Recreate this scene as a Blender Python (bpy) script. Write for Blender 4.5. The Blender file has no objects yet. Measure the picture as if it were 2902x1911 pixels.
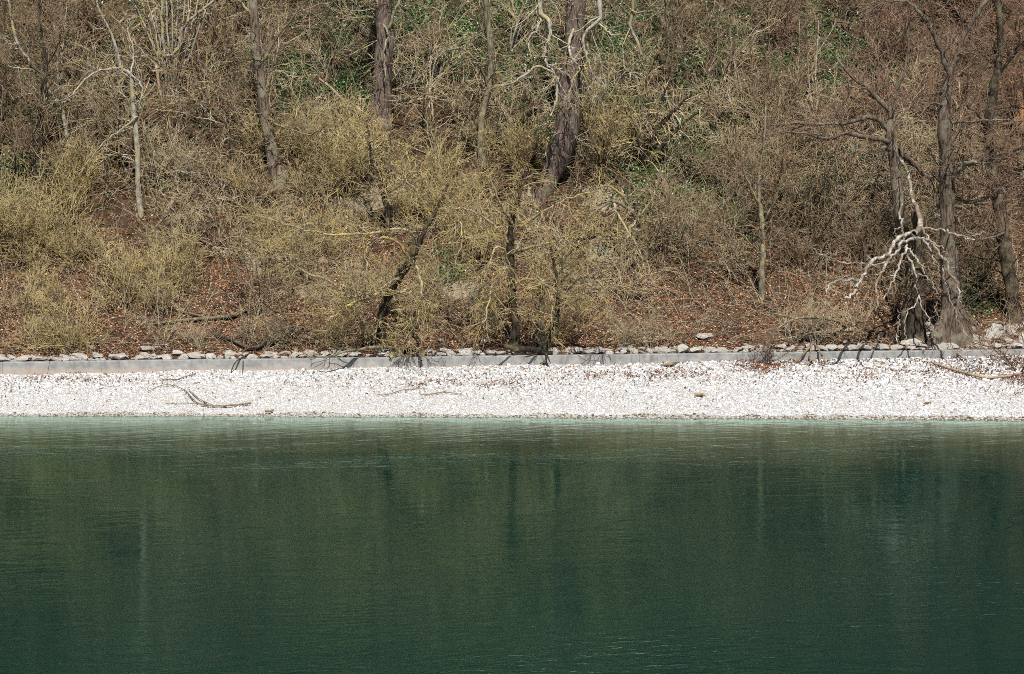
import bpy, math
import numpy as np
from mathutils import Vector

# ------------------------------------------------------------------ camera, sky, sun, exposure
SC = bpy.context.scene
COL = SC.collection
CAM = np.array([0.0, -90.0, 12.0]); PITCH = -0.1012; FPX = 7255.0
cd = bpy.data.cameras.new('camera'); cam = bpy.data.objects.new('camera', cd); COL.objects.link(cam)
cd.lens = 90.0; cd.sensor_width = 36.0; cd.clip_start = 1.0; cd.clip_end = 2000.0
cam.location = CAM; cam.rotation_euler = (math.pi / 2 + PITCH, 0, 0)
SC.camera = cam
SUN_EL, SUN_AZ = math.radians(50), math.radians(7)      # from behind the camera, a little to its right
world = bpy.data.worlds.new('World'); SC.world = world; world.use_nodes = True
wn = world.node_tree; bg = wn.nodes['Background']
sky = wn.nodes.new('ShaderNodeTexSky'); sky.sky_type = 'NISHITA'; sky.sun_disc = False
sky.sun_elevation = SUN_EL; sky.sun_rotation = math.pi - SUN_AZ; sky.altitude = 500; sky.dust_density = .3
wn.links.new(sky.outputs[0], bg.inputs[0]); bg.inputs[1].default_value = 0.05
sd = bpy.data.lights.new('sun', 'SUN'); sd.energy = 5.0; sd.angle = math.radians(0.5); sd.color = (1.0, 0.965, 0.90)
sun = bpy.data.objects.new('sun', sd); COL.objects.link(sun)
S = Vector((math.sin(SUN_AZ) * math.cos(SUN_EL), -math.cos(SUN_AZ) * math.cos(SUN_EL), math.sin(SUN_EL)))
sun.rotation_euler = S.to_track_quat('Z', 'Y').to_euler(); sun.location = (0, -40, 60)
vs = SC.view_settings; vs.view_transform = 'Standard'; vs.look = 'None'; vs.gamma = 1; vs.exposure = 0.22
SC.cycles.use_denoising = False
SC.cycles.max_bounces = 5; SC.cycles.diffuse_bounces = 1; SC.cycles.glossy_bounces = 3; SC.cycles.transmission_bounces = 2
SC.cycles.caustics_reflective = False; SC.cycles.caustics_refractive = False
SC.cycles.sample_clamp_indirect = 4.0
SC.cycles.filter_width = 0.9

# ------------------------------------------------------------------ noise, terrain, picking points
def _hash(i, j, k, s):
    n = (i * 374761393 + j * 668265263 + k * 2147483647 + s * 974634777) & 0xffffffff
    n = ((n ^ (n >> 13)) * 1274126177) & 0xffffffff
    return ((n ^ (n >> 16)) & 0xffff) / 65535.0
def vnoise(x, y, z=None, s=0):
    x = np.asarray(x, float); y = np.asarray(y, float); z = np.zeros_like(x) if z is None else np.asarray(z, float)
    xi, yi, zi = (np.floor(v).astype(np.int64) for v in (x, y, z))
    fx, fy, fz = x - xi, y - yi, z - zi
    fx, fy, fz = (f * f * (3 - 2 * f) for f in (fx, fy, fz))
    r = 0
    for a in (0, 1):
        for b in (0, 1):
            for c in (0, 1):
                w = (fx if a else 1 - fx) * (fy if b else 1 - fy) * (fz if c else 1 - fz)
                r = r + w * _hash(xi + a, yi + b, zi + c, s)
    return r * 2 - 1
def fbm(x, y, o=3, s=0):
    r, a, f = 0, 1.0, 1.0
    for k in range(o):
        r = r + a * vnoise(np.asarray(x) * f, np.asarray(y) * f, None, s + k); a *= .5; f *= 2.03
    return r
def shore(x): return -.03 * x + .12 * vnoise(x * .35, x * 0, None, 3) + .05 * vnoise(x * 1.3, x * 0, None, 5)
def wall_y(x): return 7.1 + .085 * x
def wall_top(x): return 1.41 + .0035 * x
def wall_base(x): return 1.06 + .0095 * np.clip(x, -30, 30)
def beach_z(x, y):
    t = (y - shore(x)) / (wall_y(x) - shore(x))
    z = wall_base(x) * np.where(t > 0, t + .06 * np.sin(np.clip(t, 0, 1) * math.pi), t)
    return z + np.clip(t, 0, 1) * .05 * fbm(x * .7, y * .7, 3, 11)
def rise(d):
    a = .14 * np.clip(d, 0, 1.2)
    b = .42 * np.clip(d - 1.2, 0, 4.8)
    e = np.clip(d - 6.0, 0, 200)
    c = .80 * np.clip(e, 0, 66)  # unseen upper slope carried high to keep pale low sky out of reflections
    k = np.clip(e, 0, 2); c = c - .38 * k + .095 * k * k * 1.0   # eased toe of the steep part
    return a + b + c
def bank_z(x, y):
    d = y - wall_y(x) - .3
    f = np.clip((d - .8) / 4, 0, 1); g = np.clip((d - 3) / 8, 0, 1)
    z = wall_top(x) - .07 + rise(d)
    z = z + f * (.16 * fbm(x * .9, y * .9, 3, 21)) + g * (.75 * fbm(x * .22 + 3, y * .22, 2, 31) + .3 * fbm(x * .55, y * .55, 2, 41))
    r = fbm(x * .16 + 9, y * .09, 2, 47)
    sc = fbm(x * .33 + 5, y * .42, 2, 43); z = z + g * .45 * np.clip(sc * 5 + .5, 0, 1) + g * .35 * np.clip(fbm(x * .5 + 1, y * .6 + 7, 2, 44) * 5, 0, 1)
    return z + g * .8 * r
def ground(x, y):
    x = np.asarray(x, float); y = np.asarray(y, float)
    return np.where(y < wall_y(x) + .15, beach_z(x, y), bank_z(x, y))
fw = np.array([0, math.cos(PITCH), math.sin(PITCH)]); up_ = np.array([0, -math.sin(PITCH), math.cos(PITCH)])
def ray(px, py): return fw + np.array([(px - 1451.0) / FPX, 0, 0]) - (py - 955.5) / FPX * up_
def P(px, py, Y):                                   # the point of a sight line at distance Y beyond the shore
    r = ray(px, py); return CAM + r * ((Y - CAM[1]) / r[1])
_ys = np.arange(-45, 60, .04)
def G(px, py):                                      # where a sight line meets the ground
    r = ray(px, py); t = (_ys - CAM[1]) / r[1]
    x = CAM[0] + r[0] * t; z = CAM[2] + r[2] * t
    below = z < np.maximum(ground(x, _ys), 0)
    i = int(np.argmax(below)); return np.array([x[i], _ys[i], float(max(ground(x[i], _ys[i]), 0))])
def pix(x, y, z):
    dx, dy, dz = x - CAM[0], y - CAM[1], z - CAM[2]
    w = dy * fw[1] + dz * fw[2]; v = dy * up_[1] + dz * up_[2]
    return 1451 + FPX * dx / w, 955.5 - FPX * v / w
def blobs(px, py, L):
    m = np.zeros_like(px)
    for cx, cy, rx, ry, w in L:
        m = np.maximum(m, w * np.exp(-(((px - cx) / rx) ** 2 + ((py - cy) / ry) ** 2)))
    return m
IVY = [(1250, 80, 320, 150, 1), (1000, 200, 160, 160, .7), (1480, 120, 170, 220, .8), (1780, 150, 220, 230, .95), (1950, 470, 190, 140, .95),
       (2060, 600, 160, 90, .6), (2300, 480, 170, 110, .8), (2230, 150, 270, 170, .7), (2450, 130, 160, 130, .5), (250, 330, 220, 110, .6),
       (60, 480, 90, 90, .7), (300, 120, 220, 110, .45), (2765, 815, 60, 65, 1.1), (1700, 700, 70, 45, .8), (1250, 770, 80, 45, .7),
       (860, 230, 130, 90, .8), (1900, 640, 130, 70, .5), (700, 180, 110, 90, .4), (2700, 250, 120, 100, .45), (1600, 330, 120, 120, .5)]
CLAY = [(745, 720, 60, 62, 1.2), (1050, 560, 130, 55, 1), (930, 490, 110, 50, .9), (1310, 822, 70, 30, 1.1), (890, 825, 70, 26, .9),
        (1705, 715, 60, 45, .9), (1715, 560, 90, 50, .8), (1500, 560, 60, 60, .6), (1190, 520, 60, 40, .7)]

# ------------------------------------------------------------------ materials
def ramp(n, stops):
    r = n.new('ShaderNodeValToRGB'); e = r.color_ramp.elements
    while len(e) < len(stops): e.new(.5)
    for k, (p, c) in enumerate(stops): e[k].position = p; e[k].color = (*c, 1)
    return r
def newmat(name, rough=.9, spec=.2):
    m = bpy.data.materials.new(name); m.use_nodes = True
    b = m.node_tree.nodes['Principled BSDF']; b.inputs['Roughness'].default_value = rough; b.inputs['Specular IOR Level'].default_value = spec
    return m, m.node_tree.nodes, m.node_tree.links, b
def noise(n, l, scale, detail=4, rough=.55, vec=None, stretch=None, dist=0):
    t = n.new('ShaderNodeTexNoise'); t.inputs['Scale'].default_value = scale; t.inputs['Detail'].default_value = detail
    t.inputs['Roughness'].default_value = rough; t.inputs['Distortion'].default_value = dist
    if vec is None: vec = n.new('ShaderNodeTexCoord').outputs['Object']
    if stretch:
        mp = n.new('ShaderNodeMapping'); mp.inputs['Scale'].default_value = stretch; l.new(vec, mp.inputs[0]); vec = mp.outputs[0]
    l.new(vec, t.inputs['Vector']); return t
def mixc(n, l, fac, a, b, mode='MIX'):
    m = n.new('ShaderNodeMix'); m.data_type = 'RGBA'; m.blend_type = mode
    for sock, v in ((m.inputs[0], fac), (m.inputs[6], a), (m.inputs[7], b)):
        if hasattr(v, 'is_output'): l.new(v, sock)
        elif isinstance(v, tuple): sock.default_value = (*v, 1)
        else: sock.default_value = v
    return m.outputs[2]
def mrange(n, l, v, a, b, c=0.0, d=1.0):
    m = n.new('ShaderNodeMapRange'); l.new(v, m.inputs[0])
    for k, q in zip((1, 2, 3, 4), (a, b, c, d)): m.inputs[k].default_value = q
    return m.outputs[0]
def bump(n, l, b, h, dist, strength=1.0, nrm=None):
    u = n.new('ShaderNodeBump'); u.inputs['Distance'].default_value = dist; u.inputs['Strength'].default_value = strength
    l.new(h, u.inputs['Height'])
    if nrm is not None: l.new(nrm, u.inputs['Normal'])
    if b is not None: l.new(u.outputs[0], b.inputs['Normal'])
    return u.outputs[0]
def bark(name, dark, light, lichen=None, lic=0.0, scale=6.0, stretch=(1, 1, .22), bmp=.03, vary=.3):
    m, n, l, b = newmat(name, .92, .15)
    a = noise(n, l, scale, 6, .65, None, stretch)
    r = ramp(n, [(.36, dark), (.64, light)]); l.new(a.outputs[0], r.inputs[0]); c = r.outputs[0]
    if lichen:
        g = noise(n, l, 1.6, 5, .7); c = mixc(n, l, mrange(n, l, g.outputs[0], .56 - lic * .25, .66 - lic * .2), c, lichen)
    oi = n.new('ShaderNodeObjectInfo')
    c = mixc(n, l, mrange(n, l, oi.outputs['Random'], 0, 1, 0, vary), c, (dark[0] * .6, dark[1] * .55, dark[2] * .5))
    l.new(c, b.inputs['Base Color']); bump(n, l, b, a.outputs[0], bmp)
    return m
def tinted(name, stops, rough=.8, spec=.2, attr='tint'):
    m, n, l, b = newmat(name, rough, spec)
    a = n.new('ShaderNodeAttribute'); a.attribute_name = attr
    r = ramp(n, stops); l.new(a.outputs['Fac'], r.inputs[0]); l.new(r.outputs[0], b.inputs['Base Color'])
    return m, n, l, b, r
M = {}
M['trunk'] = bark('bark_grey_brown', (.030, .022, .017), (.28, .21, .16), (.26, .235, .175), .3, 13, (1, 1, .18), .06)
M['trunk_violet'] = bark('bark_furrowed', (.035, .025, .021), (.28, .205, .175), (.26, .23, .16), .2, 15, (1, 1, .14), .09, .1)
M['pale'] = bark('bark_pale_lichen', (.15, .13, .105), (.56, .51, .43), (.40, .35, .16), .25, 9, (1, 1, .5), .01)
M['bleached'] = bark('bleached_dead_wood', (.13, .108, .085), (.60, .555, .49), (.20, .145, .10), .4, 6, (1, 1, .35), .03, .1)
M['dark'] = bark('bark_dark', (.010, .008, .007), (.10, .078, .058), (.16, .135, .08), .3, 14, (1, 1, .22), .05)
M['olive'] = bark('bark_olive_lichen', (.08, .068, .046), (.30, .265, .18), (.40, .35, .17), .2, 8, (1, 1, .4), .015)
M['yellow'] = bark('branch_yellow_lichen', (.16, .13, .085), (.52, .44, .29), (.60, .46, .13), .2, 7, (1, 1, .6), .008)
M['tw_brown'] = bark('twig_brown', (.15, .10, .058), (.52, .385, .235), None, 0, 3, (1, 1, 1), .003, .3)
M['tw_red'] = bark('twig_reddish', (.14, .08, .055), (.48, .31, .215), None, 0, 3, (1, 1, 1), .003, .3)
M['tw_pale'] = bark('twig_pale', (.26, .20, .12), (.72, .59, .40), (.58, .44, .16), .15, 3, (1, 1, 1), .003, .25)
M['tw_willow'] = bark('twig_willow', (.26, .195, .085), (.74, .60, .33), (.66, .48, .13), .1, 2.5, (1, 1, 1), .003, .3)
M['wood_pale'] = bark('split_wood', (.28, .19, .12), (.60, .46, .32), None, 0, 8, (1, 1, .2), .02, .3)
M['wood_orange'] = bark('fresh_broken_wood', (.12, .06, .03), (.52, .29, .14), (.16, .11, .08), .35, 5, (1, 1, .12), .12, .1)
M['drift'] = bark('driftwood', (.14, .10, .065), (.42, .32, .20), None, 0, 8, (1, 1, .4), .01, .3)

# ------------------------------------------------------------------ mesh helpers
def build(name, V, F, mat, parent=None, smooth=True, tint=None, origin=None, flat=False):
    me = bpy.data.meshes.new(name); V = np.asarray(V, np.float32).reshape(-1, 3); F = np.asarray(F, np.int32)
    if origin is not None: V = V - np.asarray(origin, np.float32)
    k = F.shape[1]; nf = len(F)
    me.vertices.add(len(V)); me.vertices.foreach_set('co', V.ravel())
    me.loops.add(nf * k); me.loops.foreach_set('vertex_index', F.ravel())
    me.polygons.add(nf); me.polygons.foreach_set('loop_start', np.arange(0, nf * k, k, dtype=np.int32))
    me.polygons.foreach_set('use_smooth', np.full(nf, bool(smooth)))
    if tint is not None:
        at = me.attributes.new('tint', 'FLOAT', 'POINT'); at.data.foreach_set('value', np.asarray(tint, np.float32))
    me.materials.append(M[mat] if isinstance(mat, str) else mat)
    me.update(calc_edges=True)
    o = bpy.data.objects.new(name, me); COL.objects.link(o); o.parent = parent
    if origin is not None and parent is None: o.location = origin
    return o
def tag(o, label=None, cat=None, group=None, kind=None):
    for k, v in (('label', label), ('category', cat), ('group', group), ('kind', kind)):
        if v: o[k] = v
    return o
def thing(name, label, cat, loc=(0, 0, 0), group=None):
    o = bpy.data.objects.new(name, None); COL.objects.link(o); o.location = loc; o.empty_display_size = .2
    return tag(o, label, cat, group)
def dup(root, loc, rz=0, sc=1.0, tilt=(0, 0), label=None, group=None):
    r = root.copy(); COL.objects.link(r); r.location = loc; r.scale = (sc,) * 3 if np.isscalar(sc) else sc
    r.rotation_euler = (tilt[0], tilt[1], rz); tag(r, label, None, group)
    for ch in root.children:
        c = ch.copy(); COL.objects.link(c); c.parent = r
        for g in ch.children:
            e = g.copy(); COL.objects.link(e); e.parent = c
    return r
def norm(a): return a / np.maximum(np.linalg.norm(a, axis=-1, keepdims=True), 1e-9)
def tubes(Pt, R, s=3, cap=True):
    Pt = np.asarray(Pt, float); R = np.asarray(R, float); N, k, _ = Pt.shape
    T = norm(np.gradient(Pt, axis=1)); mt = norm(Pt[:, -1] - Pt[:, 0])
    ref = np.where(np.abs(mt[:, 2:3]) < .8, np.array([[0, 0, 1.]]), np.array([[1., 0, 0]]))[:, None]
    a = norm(np.cross(T, ref)); b = np.cross(T, a)
    an = np.arange(s) * 2 * math.pi / s
    ring = Pt[:, :, None] + R[:, :, None, None] * (a[:, :, None] * np.cos(an)[None, None, :, None] + b[:, :, None] * np.sin(an)[None, None, :, None])
    base = (np.arange(N) * k * s)[:, None, None] + (np.arange(k - 1) * s)[None, :, None]
    i = np.arange(s)[None, None]; j = (np.arange(s) + 1) % s; j = j[None, None]
    F = np.stack([base + i, base + j, base + s + j, base + s + i], -1).reshape(-1, 4)
    return ring.reshape(-1, 3), F
def join(L):
    Vs, Fs, o = [], [], 0
    for V, F in L: Vs.append(V); Fs.append(F + o); o += len(V)
    return np.concatenate(Vs), np.concatenate(Fs)
def catmull(p, m):
    p = np.asarray(p, float); n = len(p)
    if n == 2: return p[0] + (p[1] - p[0]) * np.linspace(0, 1, m)[:, None]
    q = np.vstack([2 * p[0] - p[1], p, 2 * p[-1] - p[-2]])
    d = np.concatenate([[0], np.cumsum(np.linalg.norm(np.diff(p[:, :3], axis=0), axis=1))]); u = np.interp(np.linspace(0, d[-1], m), d, np.arange(n))
    i = np.minimum(u.astype(int), n - 2); f = (u - i)[:, None]
    a, b, c, e = q[i], q[i + 1], q[i + 2], q[i + 3]
    return .5 * (2 * b + (c - a) * f + (2 * a - 5 * b + 4 * c - e) * f ** 2 + (3 * b - a - 3 * c + e) * f ** 3)
def sprout(rng, Pt, R, n, t=(.2, 1.), L=(.5, 1.), ang=(30, 65), k=5, rr=.5, rmin=.005, rmax=9, wander=.16, up=0., fall=.5, tip=.4, bias=None):
    N, m, _ = Pt.shape; idx = np.repeat(np.arange(N), n); Q = len(idx)
    tt = rng.uniform(t[0], t[1], Q); f = tt * (m - 1); i = np.minimum(f.astype(int), m - 2); w = (f - i)[:, None]
    p0 = Pt[idx, i] * (1 - w) + Pt[idx, i + 1] * w
    rp = R[idx, i] * (1 - w[:, 0]) + R[idx, i + 1] * w[:, 0]
    d = norm(Pt[idx, i + 1] - Pt[idx, i])
    pr = norm(np.cross(d, norm(rng.normal(size=(Q, 3)))))
    if bias is not None: pr = norm(pr + np.asarray(bias)); pr = norm(pr - d * np.sum(pr * d, -1, keepdims=True))
    an = np.radians(rng.uniform(ang[0], ang[1], Q))[:, None]
    d = norm(d * np.cos(an) + pr * np.sin(an))
    ln = rng.uniform(L[0], L[1], Q) * (1 - fall * tt)
    r0 = np.clip(rp * rr, rmin, rmax)
    O = np.zeros((Q, k, 3)); O[:, 0] = p0
    bend = rng.normal(size=(Q, 3)) * wander * .5
    for s in range(1, k):
        d = norm(d + rng.normal(size=(Q, 3)) * wander + bend + np.array([0, 0, up]))
        O[:, s] = O[:, s - 1] + d * (ln / (k - 1))[:, None]
    return O, r0[:, None] * np.linspace(1, tip, k)[None]

# ------------------------------------------------------------------ setting: river, beach, bank
def grid(xs, ys, zf):
    X, Y = np.meshgrid(xs, ys); V = np.stack([X, Y, zf(X, Y)], -1).reshape(-1, 3)
    nx, ny = len(xs), len(ys); i = (np.arange(ny - 1)[:, None] * nx + np.arange(nx - 1)[None]).ravel()
    return V, np.stack([i, i + 1, i + nx + 1, i + nx], 1)
m = bpy.data.materials.new('river_water'); m.use_nodes = True; M['water'] = m; n, l = m.node_tree.nodes, m.node_tree.links
n.remove(n['Principled BSDF']); out = n['Material Output']
geo = n.new('ShaderNodeNewGeometry').outputs['Position']
patch = noise(n, l, .10, 4, .55, geo, (.5, 1, 1), 1.5)                     # calmer and rougher patches of the current
pm = mrange(n, l, patch.outputs[0], .45, .70, .18, 1.25)
rot = n.new('ShaderNodeMapping'); rot.inputs['Rotation'].default_value = (0, 0, math.radians(-14)); l.new(geo, rot.inputs[0])
fine = noise(n, l, 6.5, 3, .6, rot.outputs[0], (.38, 1, 1), .6)
mid = noise(n, l, 1.2, 2, .5, rot.outputs[0], (.5, 1, 1), .8)
swirl = noise(n, l, .17, 2, .5, rot.outputs[0], (.3, 1, 1), 2.5)
fold = n.new('ShaderNodeMath'); fold.operation = 'PINGPONG'; fold.inputs[1].default_value = .06; l.new(swirl.outputs[0], fold.inputs[0])
b1 = bump(n, l, None, fine.outputs[0], .0065); l.new(pm, b1.node.inputs['Strength'])
gust = noise(n, l, .06, 3, .6, geo, (.45, 1, 1), 1.0); sy = n.new('ShaderNodeSeparateXYZ'); l.new(geo, sy.inputs[0])
gm = n.new('ShaderNodeMath'); gm.operation = 'MULTIPLY'; l.new(mrange(n, l, gust.outputs[0], .50, .70), gm.inputs[0]); l.new(mrange(n, l, sy.outputs[1], -14, -34), gm.inputs[1])   # rougher water out in the current
chop = noise(n, l, 3.4, 3, .6, rot.outputs[0], (.45, 1, 1), .8); b0 = bump(n, l, None, chop.outputs[0], .034, 1, b1); l.new(gm.outputs[0], b0.node.inputs['Strength']); b1 = b0
b2 = bump(n, l, None, mid.outputs[0], .012, .8, b1)
b3 = bump(n, l, None, fold.outputs[0], .07, .5, b2)
gl = n.new('ShaderNodeBsdfGlossy'); gl.inputs['Roughness'].default_value = .05; gl.inputs['Color'].default_value = (.60, .86, .74, 1); l.new(b3, gl.inputs['Normal'])
df = n.new('ShaderNodeBsdfDiffuse'); df.inputs['Color'].default_value = (.004, .105, .090, 1)       # light scattered back by the green water
tp = n.new('ShaderNodeBsdfTransparent'); mx = n.new('ShaderNodeMixShader'); mx.inputs[0].default_value = .8; l.new(df.outputs[0], mx.inputs[1]); l.new(tp.outputs[0], mx.inputs[2])
fr = n.new('ShaderNodeFresnel'); fr.inputs['IOR'].default_value = 1.33; l.new(b3, fr.inputs['Normal'])
ms = n.new('ShaderNodeMixShader'); l.new(fr.outputs[0], ms.inputs[0]); l.new(mx.outputs[0], ms.inputs[1]); l.new(gl.outputs[0], ms.inputs[2]); l.new(ms.outputs[0], out.inputs['Surface'])
va = n.new('ShaderNodeVolumeAbsorption'); va.inputs['Color'].default_value = (.66, .63, .50, 1); va.inputs['Density'].default_value = 1.5; l.new(va.outputs[0], out.inputs['Volume'])
V, F = grid(np.linspace(-260, 260, 60), np.linspace(-260, 9, 60), lambda x, y: x * 0)
nv = len(V); V2 = V.copy(); V2[:, 2] = -7; F2 = F[:, ::-1] + nv; rim = []
for k in range(59): rim += [(k, k + nv, k + 1 + nv, k + 1), (3540 + k + 1, 3540 + k + 1 + nv, 3540 + k + nv, 3540 + k), (60 * (k + 1), 60 * (k + 1) + nv, 60 * k + nv, 60 * k), (60 * k + 59, 60 * k + 59 + nv, 60 * (k + 1) + 59 + nv, 60 * (k + 1) + 59)]
tag(build('river', np.vstack([V, V2]), np.vstack([F, F2, np.array(rim)]), 'water', smooth=False), 'dark green river with rippled reflections of the bank', None, None, 'structure')
m, n, l, b = newmat('riverbed_silt', .95, .1); M['bed'] = m; b.inputs['Base Color'].default_value = (.05, .06, .04, 1)
V, F = grid(np.linspace(-260, 260, 40), np.linspace(-260, -4.2, 30), lambda x, y: -.65 - 2.6 * np.clip((-4.2 - y) / 14, 0, 1))
tag(build('riverbed', V, F, 'bed'), None, None, None, 'structure')

m, n, l, b = newmat('beach_fines', .95, .1); M['beach'] = m
a = noise(n, l, 30, 5, .7); r = ramp(n, [(.34, (.20, .165, .13)), (.58, (.64, .62, .59))]); l.new(a.outputs[0], r.inputs[0]); l.new(r.outputs[0], b.inputs['Base Color']); bump(n, l, b, a.outputs[0], .03)
V, F = grid(np.concatenate([np.linspace(-90, -24, 24), np.linspace(-23.7, 23.7, 240), np.linspace(24, 90, 24)]), np.linspace(-6, 0, 8), lambda x, y: x * 0)
xs = np.concatenate([np.linspace(-90, -24, 24), np.linspace(-23.7, 23.7, 240), np.linspace(24, 90, 24)])
tv = np.linspace(-.7, 1.03, 60); X, T_ = np.meshgrid(xs, tv); Yb = shore(X) + T_ * (wall_y(X) - shore(X)); V = np.stack([X, Yb, beach_z(X, Yb)], -1).reshape(-1, 3)
nx = len(xs); i = (np.arange(len(tv) - 1)[:, None] * nx + np.arange(nx - 1)[None]).ravel(); F = np.stack([i, i + 1, i + nx + 1, i + nx], 1)
beach = tag(build('gravel_beach', V, F, 'beach'), None, None, None, 'structure')

m, n, l, b = newmat('bank_soil', .95, .1); M['bank'] = m
at = n.new('ShaderNodeAttribute'); at.attribute_name = 'tint'
a = noise(n, l, 2.2, 7, .7); r = ramp(n, [(.3, (.022, .014, .008)), (.5, (.065, .040, .024)), (.72, (.15, .095, .055))]); l.new(a.outputs[0], r.inputs[0])
cl = noise(n, l, 5, 6, .7); rc = ramp(n, [(.3, (.15, .115, .07)), (.65, (.40, .33, .22))]); l.new(cl.outputs[0], rc.inputs[0])
mth = n.new('ShaderNodeMath'); mth.operation = 'ADD'; l.new(at.outputs['Fac'], mth.inputs[0]); l.new(mrange(n, l, cl.outputs[0], .3, .7, -.3, .3), mth.inputs[1])
hs = n.new('ShaderNodeSeparateXYZ'); l.new(n.new('ShaderNodeNewGeometry').outputs['Position'], hs.inputs[0])
up2 = mixc(n, l, mrange(n, l, hs.outputs[2], 13.5, 19), r.outputs[0], mixc(n, l, mrange(n, l, a.outputs[0], .35, .65), (.012, .030, .012), (.035, .050, .022)))   # assumed ivy on the unseen upper slope, dark green to dim its reflection
l.new(mixc(n, l, mrange(n, l, mth.outputs[0], .42, .62), up2, rc.outputs[0]), b.inputs['Base Color']); bump(n, l, b, a.outputs[0], .10)
dv = np.concatenate([np.linspace(0, 8, 60), np.linspace(8.2, 32, 120), np.linspace(33, 100, 40)])
xs = np.concatenate([np.linspace(-90, -26, 30), np.linspace(-25.7, 25.7, 260), np.linspace(26, 90, 30)])
X, Dv = np.meshgrid(xs, dv); Yb = wall_y(X) + .3 + Dv; Z = bank_z(X, Yb); V = np.stack([X, Yb, Z], -1).reshape(-1, 3)
nx = len(xs); i = (np.arange(len(dv) - 1)[:, None] * nx + np.arange(nx - 1)[None]).ravel(); F = np.stack([i, i + 1, i + nx + 1, i + nx], 1)
qx, qy = pix(V[:, 0], V[:, 1], V[:, 2])
bank = tag(build('river_bank', V, F, 'bank', tint=blobs(qx, qy, CLAY)), None, None, None, 'structure')

# ------------------------------------------------------------------ low concrete wall
m, n, l, b = newmat('old_concrete', .9, .2); M['concrete'] = m
gp = n.new('ShaderNodeNewGeometry').outputs['Position']
a = noise(n, l, 3, 7, .65, gp); r = ramp(n, [(.3, (.20, .195, .19)), (.7, (.40, .395, .385))]); l.new(a.outputs[0], r.inputs[0])
v = noise(n, l, 5, 4, .6, gp, (1, 1, .12)); c = mixc(n, l, mrange(n, l, v.outputs[0], .52, .72, 0, .5), r.outputs[0], (.13, .12, .115))
sx = n.new('ShaderNodeSeparateXYZ'); l.new(gp, sx.inputs[0])
ad = n.new('ShaderNodeMath'); ad.operation = 'MULTIPLY_ADD'; l.new(a.outputs[0], ad.inputs[0]); ad.inputs[1].default_value = -.25; l.new(sx.outputs[2], ad.inputs[2])
c = mixc(n, l, mrange(n, l, ad.outputs[0], .86, 1.04, .75, 0), c, (.44, .36, .29))          # silt line left by high water
l.new(c, b.inputs['Base Color']); bump(n, l, b, a.outputs[0], .012)
wall = thing('concrete_wall', 'long low grey concrete retaining wall between white gravel beach and leafy bank', 'wall', (0, float(wall_y(0)), 1))
rng = np.random.default_rng(5)
x = -27.0
while x < 27:
    x1 = x + rng.uniform(3.6, 4.4); g = .006; off = rng.uniform(-.012, .012); V = []; bv = .02
    for xx in (x + g, x1 - g):
        y0 = float(wall_y(xx)) + off; zt = float(wall_top(xx)) + rng.uniform(-.008, .008)
        for dy, z in ((0, .2), (0, zt - bv), (bv, zt), (.34 - bv, zt), (.34, zt - bv), (.34, .2)): V.append((xx, y0 + dy, z))
    F = [(k, k + 1, k + 7, k + 6) for k in range(5)]
    me = bpy.data.meshes.new('wall_segment'); me.from_pydata([(p[0], p[1] - float(wall_y(0)), p[2] - 1) for p in V], [], [(k + 6, k + 7, k + 1, k) for k in range(5)] + [(0, 1, 2, 3, 4, 5), (11, 10, 9, 8, 7, 6)])
    me.materials.append(M['concrete']); o = bpy.data.objects.new('wall_segment', me); COL.objects.link(o); o.parent = wall
    x = x1

# ------------------------------------------------------------------ stones
M['stone'], n, l, b, r = tinted('limestone_pebbles', [(0, (.10, .075, .045)), (.12, (.26, .20, .12)), (.2, (.40, .385, .37)), (.6, (.66, .66, .66)), (1, (.80, .80, .81))], .85, .2)
m, n, l, b = newmat('limestone_rubble', .9, .15); M['rubble'] = m
a = noise(n, l, 4, 6, .65); r = ramp(n, [(.3, (.26, .235, .20)), (.66, (.66, .63, .58))]); l.new(a.outputs[0], r.inputs[0])
oi = n.new('ShaderNodeObjectInfo'); l.new(mixc(n, l, mrange(n, l, oi.outputs['Random'], 0, 1, 0, .5), r.outputs[0], (.30, .25, .20)), b.inputs['Base Color']); bump(n, l, b, a.outputs[0], .05)
m, n, l, b = newmat('limestone_cobble', .88, .15); M['cobble'] = m
a = noise(n, l, 6, 5, .6); r = ramp(n, [(.3, (.46, .45, .44)), (.66, (.72, .72, .72))]); l.new(a.outputs[0], r.inputs[0]); l.new(r.outputs[0], b.inputs['Base Color']); bump(n, l, b, a.outputs[0], .03)
CUBE = np.array([[-1, -1, -1], [1, -1, -1], [1, 1, -1], [-1, 1, -1], [-1, -1, 1], [1, -1, 1], [1, 1, 1], [-1, 1, 1]]) * .72
CF = np.array([[0, 3, 2, 1], [4, 5, 6, 7], [0, 1, 5, 4], [1, 2, 6, 5], [2, 3, 7, 6], [3, 0, 4, 7]])
def rotz(a):
    c, s = np.cos(a), np.sin(a); z = np.zeros_like(a); o = z + 1
    return np.stack([np.stack([c, -s, z], -1), np.stack([s, c, z], -1), np.stack([z, z, o], -1)], -2)
def rotx(a):
    c, s = np.cos(a), np.sin(a); z = np.zeros_like(a); o = z + 1
    return np.stack([np.stack([o, z, z], -1), np.stack([z, c, -s], -1), np.stack([z, s, c], -1)], -2)
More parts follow.
